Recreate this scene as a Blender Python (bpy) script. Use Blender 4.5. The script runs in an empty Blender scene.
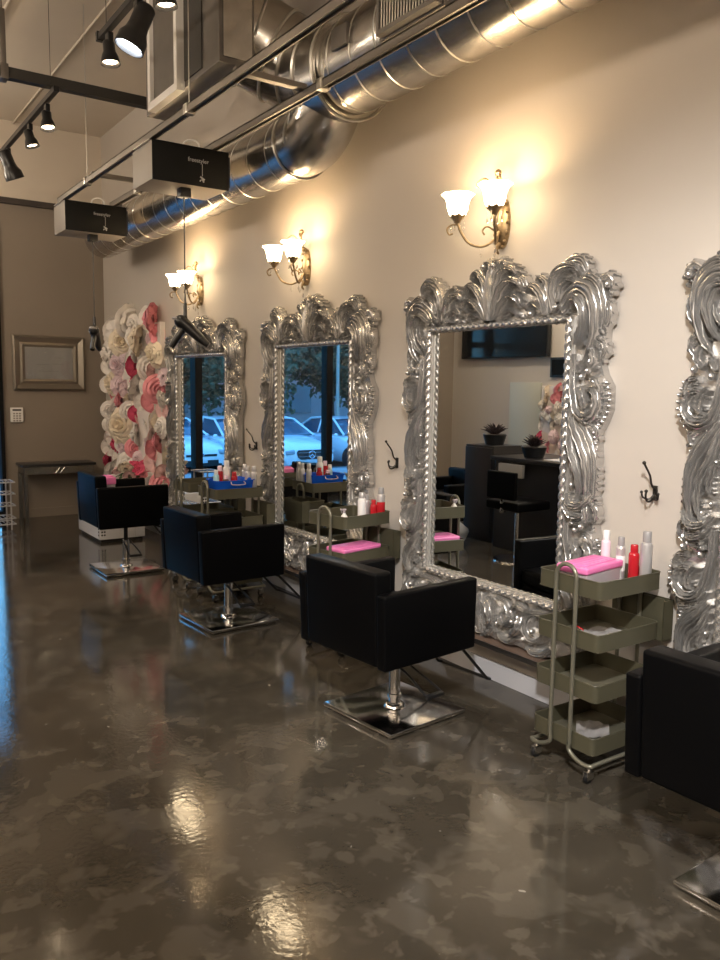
import bpy, bmesh, math, random
from mathutils import Vector, Matrix, Euler
PI = math.pi
sc = bpy.context.scene
COL = sc.collection
rnd = random.Random(7)

# ---------------------------------------------------------------- camera
CAMH = 1.5
yaw, pitch, roll = math.radians(34.4), math.radians(-6.55), math.radians(0.8)
Fv = Vector((math.sin(yaw)*math.cos(pitch), math.cos(yaw)*math.cos(pitch), math.sin(pitch)))
R0 = Vector((math.cos(yaw), -math.sin(yaw), 0)); U0 = R0.cross(Fv)
Rv = R0*math.cos(roll) + U0*math.sin(roll); Uv = U0*math.cos(roll) - R0*math.sin(roll)
cd = bpy.data.cameras.new('camera'); cam = bpy.data.objects.new('camera', cd); COL.objects.link(cam)
cd.sensor_fit = 'VERTICAL'; cd.sensor_height = 32; cd.lens = 805/960*32; cd.clip_end = 200; cd.clip_start = .02
M = Matrix((Rv, Uv, -Fv)).transposed().to_4x4(); M.translation = Vector((0, 0, CAMH)); cam.matrix_world = M
sc.camera = cam

# ---------------------------------------------------------------- world, exposure, lights
sc.view_settings.view_transform = 'Standard'; sc.view_settings.look = 'None'
sc.view_settings.gamma = 1; sc.view_settings.use_curve_mapping = False
sc.view_settings.exposure = 0.0
w = bpy.data.worlds.new('world'); sc.world = w; w.use_nodes = True
wn = w.node_tree; bg = wn.nodes['Background']
tc = wn.nodes.new('ShaderNodeTexCoord'); sx = wn.nodes.new('ShaderNodeSeparateXYZ'); cr = wn.nodes.new('ShaderNodeValToRGB')
wn.links.new(tc.outputs['Generated'], sx.inputs[0]); wn.links.new(sx.outputs['Z'], cr.inputs[0]); wn.links.new(cr.outputs[0], bg.inputs[0])
cr.color_ramp.elements[0].position = 0.0; cr.color_ramp.elements[0].color = (.20, .62, .95, 1)
cr.color_ramp.elements[1].position = 0.6; cr.color_ramp.elements[1].color = (.10, .36, .85, 1)
bg.inputs[1].default_value = 3.5

def lamp(name, kind, loc, energy, color, target=None, **kw):
    d = bpy.data.lights.new(name, kind); d.energy = energy; d.color = color
    for k, v in kw.items(): setattr(d, k, v)
    o = bpy.data.objects.new(name, d); COL.objects.link(o); o.location = loc
    if target is not None:
        o.rotation_euler = (Vector(target)-Vector(loc)).to_track_quat('-Z', 'Y').to_euler()
    return o
NEUT = (1.0, .97, .94); WARM = (1.0, .84, .66)
# ceiling track spots behind and beside the photographer
lamp('ceiling_spot', 'SPOT', (-.2, -0.2, 3.3), 760, NEUT, (2.9, 2.1, .35), spot_size=1.0, spot_blend=.8, shadow_soft_size=.06)
lamp('ceiling_spot', 'SPOT', (1.0, 0.6, 3.5), 110, NEUT, (1.6, 2.2, 0), spot_size=1.7, spot_blend=.8, shadow_soft_size=.06)
for x, y, e in ((-1.3, -1.6, 80), (.2, -1.8, 35), (-1.5, 1.4, 90), (-1.5, 4.2, 95), (-1.4, 7.0, 85), (.5, 8.2, 32)):  # added point lights without fixtures, lifting the room's ambient level
    lamp('ambient_fill', 'POINT', (x, y, 3.3), e, WARM, shadow_soft_size=.10)

# ---------------------------------------------------------------- materials
def newmat(name):
    m = bpy.data.materials.new(name); m.use_nodes = True
    return m, m.node_tree, m.node_tree.nodes['Principled BSDF']
def P(name, col, rough=.5, metal=0, spec=.5, emit=None, es=0, coat=0, bump=None, vary=None, trans=0, sss=0, alpha=1):
    m, nt, b = newmat(name); I = b.inputs
    I['Base Color'].default_value = (*col, 1); I['Roughness'].default_value = rough; I['Metallic'].default_value = metal
    I['Specular IOR Level'].default_value = spec; I['Coat Weight'].default_value = coat; I['Transmission Weight'].default_value = trans
    I['Alpha'].default_value = alpha
    if emit: I['Emission Color'].default_value = (*emit, 1); I['Emission Strength'].default_value = es
    if bump or vary:
        t = nt.nodes.new('ShaderNodeTexCoord')
    if bump:
        n = nt.nodes.new('ShaderNodeTexNoise'); n.inputs['Scale'].default_value = bump[0]; n.inputs['Detail'].default_value = 4
        bp = nt.nodes.new('ShaderNodeBump'); bp.inputs['Strength'].default_value = bump[1]; bp.inputs['Distance'].default_value = bump[2] if len(bump) > 2 else .01
        nt.links.new(t.outputs['Object'], n.inputs['Vector']); nt.links.new(n.outputs['Fac'], bp.inputs['Height']); nt.links.new(bp.outputs['Normal'], I['Normal'])
    if vary:
        n = nt.nodes.new('ShaderNodeTexNoise'); n.inputs['Scale'].default_value = vary[0]; n.inputs['Detail'].default_value = 5
        r = nt.nodes.new('ShaderNodeValToRGB'); k = vary[1]
        r.color_ramp.elements[0].position = .3; r.color_ramp.elements[1].position = .7
        r.color_ramp.elements[0].color = (*[c*(1-k) for c in col], 1); r.color_ramp.elements[1].color = (*[min(1, c*(1+k)) for c in col], 1)
        nt.links.new(t.outputs['Object'], n.inputs['Vector']); nt.links.new(n.outputs['Fac'], r.inputs[0]); nt.links.new(r.outputs[0], I['Base Color'])
    return m
MT = dict(
    wall=P('wall_paint', (.50, .455, .405), .75, bump=(90, .06, .002), vary=(1.2, .02)),
    darkwall=P('taupe_wall_paint', (.235, .195, .155), .8, bump=(90, .06, .002), vary=(1.5, .03)),
    ceil=P('ceiling_paint', (.60, .53, .44), .85, vary=(.8, .08)),
    trim=P('dark_trim', (.05, .04, .035), .5),
    base=P('grey_baseboard', (.58, .58, .61), .35),
    silver=P('silver_paint', (.53, .52, .505), .27, metal=.80),
    silverflat=P('silver_fillet', (.55, .53, .50), .38, metal=.7),
    mirror=P('mirror_glass', (.93, .95, .94), .0, metal=1),
    chrome=P('chrome', (.80, .80, .80), .12, metal=1),
    leather=P('black_leather', (.0025, .0025, .0028), .38, spec=.07, bump=(260, .12, .001)),
    blackmet=P('black_metal', (.015, .015, .016), .35, metal=.3),
    blackplas=P('black_plastic', (.012, .012, .013), .3),
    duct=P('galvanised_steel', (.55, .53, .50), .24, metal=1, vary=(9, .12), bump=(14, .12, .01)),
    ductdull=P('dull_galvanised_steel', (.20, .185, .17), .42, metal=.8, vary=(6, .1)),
    seam=P('duct_seam', (.62, .60, .56), .3, metal=1),
    rail=P('strut_steel', (.20, .18, .16), .42, metal=.7),
    darkpipe=P('dark_steel', (.045, .042, .038), .5, metal=.3),
    olive=P('olive_metal', (.082, .076, .048), .42, metal=.2),
    olivetube=P('olive_tube', (.20, .19, .145), .32, metal=.5),
    shade=P('lit_glass_shade', (1, .93, .82), .4, emit=(1, .76, .46), es=20.0),
    bulb=P('warm_bulb', (1, 1, 1), .4, emit=(1, .78, .5), es=60),
    antique=P('antique_brass', (.30, .22, .13), .38, metal=.8, vary=(50, .3)),
    crystal=P('crystal', (.95, .92, .88), .05, trans=.9),
    hoist=P('hoist_grey', (.30, .27, .235), .5),
    hoistface=P('hoist_black_face', (.008, .008, .008), .6, spec=.15),
    logo=P('logo_grey', (.42, .42, .42), .5),
    white=P('white_laminate', (.74, .74, .76), .25),
    whitep=P('white_plastic', (.80, .78, .74), .4),
    paper=P('certificate_paper', (.62, .50, .43), .6),
    pewter=P('pewter_frame', (.25, .22, .18), .32, metal=.8),
    pink=P('pink_plastic', (.80, .20, .47), .3, spec=.6),
    clearp=P('frosted_clear_plastic', (.75, .68, .72), .25, trans=.55),
    red=P('red_plastic', (.42, .012, .02), .25), blue=P('blue_plastic', (.01, .10, .62), .22),
    silverb=P('silver_bottle', (.62, .61, .62), .3, metal=.6), greycap=P('grey_cap', (.30, .29, .29), .35),
    whiteb=P('white_bottle', (.80, .80, .80), .3), pinkb=P('pale_pink_bottle', (.82, .62, .70), .25),
    tealb=P('pale_blue_bottle', (.45, .72, .78), .3), brownb=P('brown_bottle', (.10, .04, .03), .3),
    bronze=P('dark_bronze', (.05, .045, .04), .35, metal=.8),
    tv=P('tv_screen', (.012, .013, .014), .12), tvb=P('tv_bezel', (.02, .02, .02), .35),
    darkwood=P('black_laminate', (.015, .014, .014), .3), glossledge=P('brown_glossy_ledge', (.16, .11, .085), .12),
    ledgeedge=P('ledge_edge', (.02, .018, .016), .3),
    mullion=P('black_window_frame', (.006, .006, .007), .6, spec=.15),
    p_white=P('white_petals', (.82, .77, .72), .7), p_cream=P('cream_petals', (.80, .70, .55), .7),
    p_pink=P('pink_petals', (.80, .30, .34), .7), p_blush=P('blush_petals', (.80, .52, .50), .7),
    p_hot=P('deep_pink_petals', (.62, .07, .15), .7), p_lilac=P('lilac_petals', (.74, .58, .62), .7), leaf=P('green_leaf', (.03, .07, .02), .6),
    panelw=P('flower_panel_back', (.74, .68, .64), .8), greenp=P('pale_green_panel', (.50, .49, .40), .35),
    asphalt=P('asphalt', (.10, .10, .11), .85, vary=(3, .2)), pave=P('pavement', (.32, .32, .32), .85, vary=(4, .1)),
    carw=P('white_car_paint', (.80, .82, .84), .22, coat=.6), carglass=P('car_glass', (.05, .09, .13), .06),
    cardark=P('car_dark_trim', (.012, .013, .016), .35), tyre=P('tyre_rubber', (.015, .015, .015), .8),
    headl=P('headlamp', (.35, .4, .45), .1), plate=P('number_plate', (.55, .6, .65), .5),
    bark=P('bark', (.06, .045, .035), .9), foliage=P('foliage', (.05, .085, .05), .8, vary=(6, .5)),
    bldg=P('building_wall', (.30, .27, .28), .85, vary=(1, .08)), bldgroof=P('building_roof', (.10, .08, .08), .8),
    bldgwin=P('building_window', (.08, .12, .16), .15),
    towel=P('white_towel', (.75, .73, .70), .9), bag=P('translucent_bag', (.55, .55, .55), .35, trans=.3),
)
def bump_dots():
    m, nt, b = newmat('perforated_olive_mesh')
    b.inputs['Base Color'].default_value = (.20, .19, .14, 1); b.inputs['Roughness'].default_value = .4; b.inputs['Metallic'].default_value = .4
    t = nt.nodes.new('ShaderNodeTexCoord'); v = nt.nodes.new('ShaderNodeTexVoronoi'); v.inputs['Scale'].default_value = 140; v.inputs['Randomness'].default_value = 0
    g = nt.nodes.new('ShaderNodeMath'); g.operation = 'GREATER_THAN'; g.inputs[1].default_value = .36
    nt.links.new(t.outputs['Object'], v.inputs['Vector']); nt.links.new(v.outputs['Distance'], g.inputs[0]); nt.links.new(g.outputs[0], b.inputs['Alpha'])
    return m
MT['mesh'] = bump_dots()
def glassmat(name, tint=(.92, .97, 1)):
    m = bpy.data.materials.new(name); m.use_nodes = True; nt = m.node_tree; nt.nodes.clear()
    o = nt.nodes.new('ShaderNodeOutputMaterial'); mx = nt.nodes.new('ShaderNodeMixShader'); tr = nt.nodes.new('ShaderNodeBsdfTransparent')
    gl = nt.nodes.new('ShaderNodeBsdfGlossy'); gl.inputs['Roughness'].default_value = .01; fr = nt.nodes.new('ShaderNodeFresnel'); fr.inputs[0].default_value = 1.45
    tr.inputs[0].default_value = (*tint, 1)
    nt.links.new(fr.outputs[0], mx.inputs[0]); nt.links.new(tr.outputs[0], mx.inputs[1]); nt.links.new(gl.outputs[0], mx.inputs[2]); nt.links.new(mx.outputs[0], o.inputs[0])
    return m
MT['glass'] = glassmat('window_glass')
def floormat():
    m, nt, b = newmat('polished_stained_concrete'); N = nt.nodes.new; L = nt.links.new
    t = N('ShaderNodeTexCoord')
    def noise(s, d=5, dist=0.0, rough=.5):
        n = N('ShaderNodeTexNoise'); n.inputs['Scale'].default_value = s; n.inputs['Detail'].default_value = d; n.inputs['Distortion'].default_value = dist; n.inputs['Roughness'].default_value = rough
        L(t.outputs['Object'], n.inputs['Vector']); return n
    def ramp(src, stops):
        r = N('ShaderNodeValToRGB'); e = r.color_ramp.elements
        e[0].position, e[0].color = stops[0][0], (*stops[0][1], 1); e[1].position, e[1].color = stops[-1][0], (*stops[-1][1], 1)
        for p, c in stops[1:-1]:
            x = e.new(p); x.color = (*c, 1)
        L(src, r.inputs[0]); return r
    big = ramp(noise(.9, 4, .6).outputs['Fac'], [(.3, (.034, .028, .020)), (.55, (.052, .044, .033)), (.75, (.040, .036, .029))])
    # overlapping pale trowel patches
    def patch(scale, lo, hi, rnds):
        n = noise(scale, 3.0, .35, .55)
        r = ramp(n.outputs['Fac'], [(lo, (0, 0, 0)), (hi, (1, 1, 1))]); return r
    p1 = patch(4.2, .52, .575, 1); p2 = patch(9.5, .57, .63, 1)
    fl = patch(11.0, .735, .75, 1)
    def mix(fac, a, bcol, k=1.0, isrgb=True):
        mm = N('ShaderNodeMix'); mm.data_type = 'RGBA'
        mul = N('ShaderNodeMath'); mul.operation = 'MULTIPLY'; mul.inputs[1].default_value = k
        L(fac, mul.inputs[0]); L(mul.outputs[0], mm.inputs[0]); L(a, mm.inputs[6]); mm.inputs[7].default_value = (*bcol, 1); return mm.outputs[2]
    c = mix(p1.outputs[0], big.outputs[0], (.092, .080, .062), .40)
    c = mix(p2.outputs[0], c, (.13, .112, .086), .30)
    c = mix(fl.outputs[0], c, (.42, .39, .35), .55)
    L(c, b.inputs['Base Color'])
    rr = N('ShaderNodeMapRange'); rr.inputs[1].default_value = .3; rr.inputs[2].default_value = .7; rr.inputs[3].default_value = .055; rr.inputs[4].default_value = .12
    L(noise(5, 4).outputs['Fac'], rr.inputs[0]); L(rr.outputs[0], b.inputs['Roughness'])
    b.inputs['Specular IOR Level'].default_value = .55; b.inputs['Coat Weight'].default_value = .10; b.inputs['Coat Roughness'].default_value = .08
    bp = N('ShaderNodeBump'); bp.inputs['Strength'].default_value = .07; bp.inputs['Distance'].default_value = .006
    L(noise(48, 3).outputs['Fac'], bp.inputs['Height']); L(bp.outputs[0], b.inputs['Normal']); L(bp.outputs[0], b.inputs['Coat Normal'])
    return m
MT['floor'] = floormat()

# ---------------------------------------------------------------- helpers
def fin(name, bm, mat, parent=None, smooth=True, loc=None, rot=None):
    me = bpy.data.meshes.new(name); bmesh.ops.recalc_face_normals(bm, faces=bm.faces[:]); bm.to_mesh(me); bm.free()
    mats = mat if isinstance(mat, (list, tuple)) else [mat]
    for k in mats: me.materials.append(MT[k] if isinstance(k, str) else k)
    if smooth:
        me.polygons.foreach_set('use_smooth', [True]*len(me.polygons))
        try: me.set_sharp_from_angle(angle=math.radians(38))
        except Exception: pass
    o = bpy.data.objects.new(name, me); COL.objects.link(o)
    if parent: o.parent = parent
    if loc: o.location = loc
    if rot: o.rotation_euler = rot
    return o
def tag(o, label=None, cat=None, group=None, kind=None):
    if label: o['label'] = label
    if cat: o['category'] = cat
    if group: o['group'] = group
    if kind: o['kind'] = kind
    return o
def thing(name, label, cat, loc=(0, 0, 0), rz=0, group=None):
    o = bpy.data.objects.new(name, None); COL.objects.link(o); o.location = loc; o.rotation_euler = (0, 0, rz); o.empty_display_size = .1
    return tag(o, label, cat, group)
def dup(src, loc, rz=None, label=None, skip=()):
    def cp(o, parent):
        c = o.copy(); COL.objects.link(c); c.parent = parent
        for ch in o.children:
            if ch.name.split('.')[0] in skip: continue
            cp(ch, c)
        return c
    c = cp(src, None); c.location = loc
    if rz is not None: c.rotation_euler = (c.rotation_euler[0], c.rotation_euler[1], rz)
    if label: c['label'] = label
    return c
def bx(bm, c, s, bev=0, seg=2, rot=None, mi=0):
    m = Matrix.Translation(Vector(c))
    if rot is not None: m = m @ (Euler(rot).to_matrix().to_4x4())
    m = m @ Matrix.Diagonal((s[0], s[1], s[2], 1))
    t = bmesh.new(); bmesh.ops.create_cube(t, size=1, matrix=m)
    if bev > 0: bmesh.ops.bevel(t, geom=t.edges[:], offset=bev, segments=seg, profile=.6, affect='EDGES')
    for f in t.faces: f.material_index = mi
    tm = bpy.data.meshes.new('t'); t.to_mesh(tm); t.free(); bm.from_mesh(tm); bpy.data.meshes.remove(tm)
def bb(bm, x0, x1, y0, y1, z0, z1, bev=0, seg=2, mi=0):
    bx(bm, ((x0+x1)/2, (y0+y1)/2, (z0+z1)/2), (abs(x1-x0), abs(y1-y0), abs(z1-z0)), bev, seg, None, mi)
def catmull(pts, n):
    pts = [Vector(p) for p in pts]; k = len(pts)
    if k < 3: return [pts[0].lerp(pts[-1], i/(n-1)) for i in range(n)]
    out = []
    for i in range(n):
        t = i/(n-1)*(k-1); a = min(int(t), k-2); u = t-a
        p1, p2 = pts[a], pts[a+1]; p0 = pts[a-1] if a > 0 else p1*2-p2; p3 = pts[a+2] if a+2 < k else p2*2-p1
        out.append(.5*((2*p1)+(-p0+p2)*u+(2*p0-5*p1+4*p2-p3)*u*u+(-p0+3*p1-3*p2+p3)*u**3))
    return out
def tube(bm, pts, r, seg=10, smooth_n=None, closed=False, cap=True, mi=0):
    P_ = [Vector(p) for p in pts]
    if smooth_n: P_ = catmull(P_, smooth_n)
    n = len(P_); rf = r if callable(r) else (lambda t: r)
    rings = []; prev = None
    for i, p in enumerate(P_):
        if closed: d = P_[(i+1) % n]-P_[i-1]
        else: d = P_[min(i+1, n-1)]-P_[max(i-1, 0)]
        if d.length < 1e-9: d = Vector((0, 0, 1))
        d.normalize()
        if prev is None:
            a = Vector((0, 0, 1)) if abs(d.z) < .9 else Vector((1, 0, 0)); u = d.cross(a).normalized()
        else:
            u = prev-d*prev.dot(d); u = u.normalized() if u.length > 1e-6 else d.orthogonal().normalized()
        prev = u; v = d.cross(u); rr = rf(i/(n-1) if n > 1 else 0)
        rings.append([bm.verts.new(p+(u*math.cos(2*PI*k/seg)+v*math.sin(2*PI*k/seg))*rr) for k in range(seg)])
    m = n if closed else n-1
    for i in range(m):
        A, B = rings[i], rings[(i+1) % n]
        for k in range(seg): bm.faces.new((A[k], A[(k+1) % seg], B[(k+1) % seg], B[k])).material_index = mi
    if cap and not closed:
        bm.faces.new(rings[0][::-1]).material_index = mi; bm.faces.new(rings[-1]).material_index = mi
def cyl(bm, a, b, r, seg=16, r2=None, mi=0):
    r2 = r if r2 is None else r2
    tube(bm, [a, b], lambda t: r+(r2-r)*t, seg, mi=mi)
def lathe(bm, prof, c=(0, 0, 0), seg=24, axis='z', scale=(1, 1), mi=0, wave=None):
    rings = []
    for (r, z) in prof:
        ring = []
        for k in range(seg):
            a = 2*PI*k/seg; q = r*(1+(wave(a, z) if wave else 0)); x, y = q*math.cos(a)*scale[0], q*math.sin(a)*scale[1]
            v = {'z': (x, y, z), 'x': (z, x, y), 'y': (x, z, y)}[axis]
            ring.append(bm.verts.new(Vector(c)+Vector(v)))
        rings.append(ring)
    for i in range(len(rings)-1):
        for k in range(seg): bm.faces.new((rings[i][k], rings[i][(k+1) % seg], rings[i+1][(k+1) % seg], rings[i+1][k])).material_index = mi
    for ring in (rings[0], rings[-1]):
        try: bm.faces.new(ring).material_index = mi
        except Exception: pass
def ball(bm, c, r, s=(1, 1, 1), seg=12, mi=0):
    pr = [(max(.0001, r*math.sin(PI*i/8)), -r*math.cos(PI*i/8)) for i in range(9)]
    t = bmesh.new(); lathe(t, pr, (0, 0, 0), seg, mi=mi)
    bmesh.ops.transform(t, matrix=Matrix.Translation(Vector(c)) @ Matrix.Diagonal((*s, 1)), verts=t.verts)
    tm = bpy.data.meshes.new('t'); t.to_mesh(tm); t.free(); bm.from_mesh(tm); bpy.data.meshes.remove(tm)
def prism(bm, poly, z0, z1, axis='z', mi=0):
    def P3(a, b, c): return {'z': (a, b, c), 'x': (c, a, b), 'y': (a, c, b)}[axis]
    A = [bm.verts.new(P3(x, y, z0)) for x, y in poly]; B = [bm.verts.new(P3(x, y, z1)) for x, y in poly]
    n = len(poly); bm.faces.new(A[::-1]).material_index = mi; bm.faces.new(B).material_index = mi
    for i in range(n): bm.faces.new((A[i], A[(i+1) % n], B[(i+1) % n], B[i])).material_index = mi
def one(name, fn, mat, parent=None, smooth=True, **k):
    bm = bmesh.new(); fn(bm); return fin(name, bm, mat, parent, smooth, **k)
def textmesh(name, s, size, mat, parent, loc, rot, depth=.0015):
    cu = bpy.data.curves.new(name, 'FONT'); cu.body = s; cu.size = size; cu.extrude = depth; cu.align_x = 'CENTER'; cu.align_y = 'CENTER'
    t = bpy.data.objects.new('t', cu); COL.objects.link(t); dg = bpy.context.evaluated_depsgraph_get()
    me = bpy.data.meshes.new_from_object(t.evaluated_get(dg)); bpy.data.objects.remove(t); me.materials.clear(); me.materials.append(MT[mat])
    o = bpy.data.objects.new(name, me); COL.objects.link(o); o.parent = parent; o.location = loc; o.rotation_euler = rot
    return o

# ================================================================= SETTING
WX, FY, CZ, LX, BY = 2.87, 9.45, 4.25, -2.5, -3.0
def struct(name, fn, mat, parent=None, smooth=False): return tag(one(name, fn, mat, parent, smooth), kind='structure')
struct('floor', lambda b: bb(b, LX-.1, WX+.1, BY-.1, FY+.05, -.1, 0), 'floor')
struct('ceiling', lambda b: bb(b, LX-.1, WX+.1, BY-.1, FY+.15, CZ, CZ+.1), 'ceil')
struct('wall_right', lambda b: bb(b, WX, WX+.1, BY-.1, FY+.15, 0, CZ), 'wall')
struct('wall_left', lambda b: bb(b, LX-.1, LX, BY-.1, FY+.15, 0, CZ), 'wall')
struct('wall_back', lambda b: bb(b, LX, WX, BY-.1, BY, 0, CZ), 'wall')
WL, WR, WT = -2.0, 1.68, 3.2
def farwall(b):
    bb(b, WR+.06, WX, FY, FY+.12, 0, 3.42); bb(b, LX, WL-.06, FY, FY+.12, 0, 3.42)
    bb(b, WL-.06, WR+.06, FY, FY+.12, WT, 3.42)
struct('wall_far', farwall, 'darkwall')
struct('wall_far_upper', lambda b: bb(b, LX, WX, FY, FY+.12, 3.42, CZ), 'ceil')
struct('trim_1', lambda b: bb(b, LX, WX, FY-.06, FY, 3.39, 3.45), 'trim')
struct('baseboard_right', lambda b: bb(b, WX-.012, WX, BY, FY, 0, .1, .003), 'base')
struct('baseboard_far', lambda b: bb(b, WR+.06, WX-.012, FY-.012, FY, 0, .1, .003), 'darkwall')
def winframe(b):
    for x in (WL-.03, -1.6, -.25, 1.36, WR+.03): bb(b, x-.048*(x < 1.6), x+.048*(x < 1.6)+.04*(x > 1.6), FY-.04, FY+.1, 0, WT)
    for z in (.05, 2.18, WT-.04): bb(b, WL-.06, WR+.06, FY-.03, FY+.09, z-.045, z+.045)
wf = struct('window_1', winframe, 'mullion')
tag(one('pane', lambda b: bb(b, WL, WR, FY+.03, FY+.036, .05, WT-.04), 'glass', wf, False), kind='structure')
# ================================================================= BAROQUE MIRRORS
# local frame axes: x = out of the wall, y = across, z = up
def leaf2(bm, pts, w, h, d0=.033, fl=4, kind='leaf', lob=5, n=None, m=None, rise=0.0, sub=1):
    """carved acanthus leaf or scroll: fluted ribbon swept along a curve in the wall plane, with side lobes"""
    n = n or 22; m = m or max(6, 4*fl)
    C = catmull([(0, p[0], p[1]) for p in pts], n)
    rings = []
    for i, p in enumerate(C):
        t = i/(n-1); d = (C[min(i+1, n-1)]-C[max(i-1, 0)]); d.normalize(); s_ = Vector((0, -d.z, d.y))
        if kind == 'leaf': pr = (math.sin(PI*min(1, .12+.88*t)**.8))**.6 if t < .999 else .05
        elif kind == 'scroll': pr = .55+.45*math.sin(PI*min(1, t*1.3)) if t < .77 else .55*(1-(t-.77)*1.6)
        else: pr = 1-.6*t
        ww = w*pr*(1+.16*abs(math.sin(lob*PI*t))-.08); hh = h*(.45+.55*pr)
        ring = []
        for k in range(m+1):
            s = -1+2*k/m
            z = hh*((1-s*s)**.5*.62 + .38*abs(math.sin(fl*PI*(s+1)/2))**.6*(1-.35*abs(s)))
            z *= (1+.05*math.sin(lob*2*PI*t+abs(s)*2.5))
            ring.append(bm.verts.new(p+s_*(s*ww)+Vector((d0+z+rise*math.sin(PI*t), 0, 0))))
        ring.append(bm.verts.new(p+s_*(ww*.9)+Vector((d0-.02, 0, 0)))); ring.append(bm.verts.new(p-s_*(ww*.9)+Vector((d0-.02, 0, 0))))
        rings.append(ring)
    q = len(rings[0])
    for i in range(n-1):
        for k in range(q): bm.faces.new((rings[i][k], rings[i][(k+1) % q], rings[i+1][(k+1) % q], rings[i+1][k]))
    bm.faces.new(rings[0]); bm.faces.new(rings[-1][::-1])
    if sub and kind == 'leaf' and w > .0175:
        L_ = sum((C[i+1]-C[i]).length for i in range(n-1)); K = max(2, int(L_/.036))
        for j in range(K):
            i = int((.22+.66*j/max(1, K-1))*(n-1)); d = (C[min(i+1, n-1)]-C[max(i-1, 0)]).normalized(); s_ = Vector((0, -d.z, d.y))
            for q_ in (-1, 1):
                b0 = C[i]+s_*(q_*w*.45); b1 = b0+(s_*q_*.55+d*.25)*w*.9; b2 = b1+(s_*q_*.15+d*.55)*w*.75
                leaf2(bm, [(b0.y, b0.z), (b1.y, b1.z), (b2.y, b2.z)], w*.30, h*.62, d0, 2, 'leaf', 2, 8, 6, 0, 0)
def spir(cy, cz, r0, r1, a0, a1, n=9):
    return [(cy+(r0+(r1-r0)*i/(n-1))*math.cos(math.radians(a0+(a1-a0)*i/(n-1))), cz+(r0+(r1-r0)*i/(n-1))*math.sin(math.radians(a0+(a1-a0)*i/(n-1)))) for i in range(n)]
HW, ZB, ZT = .483, .505, 1.81      # opening half width, bottom, top
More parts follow.
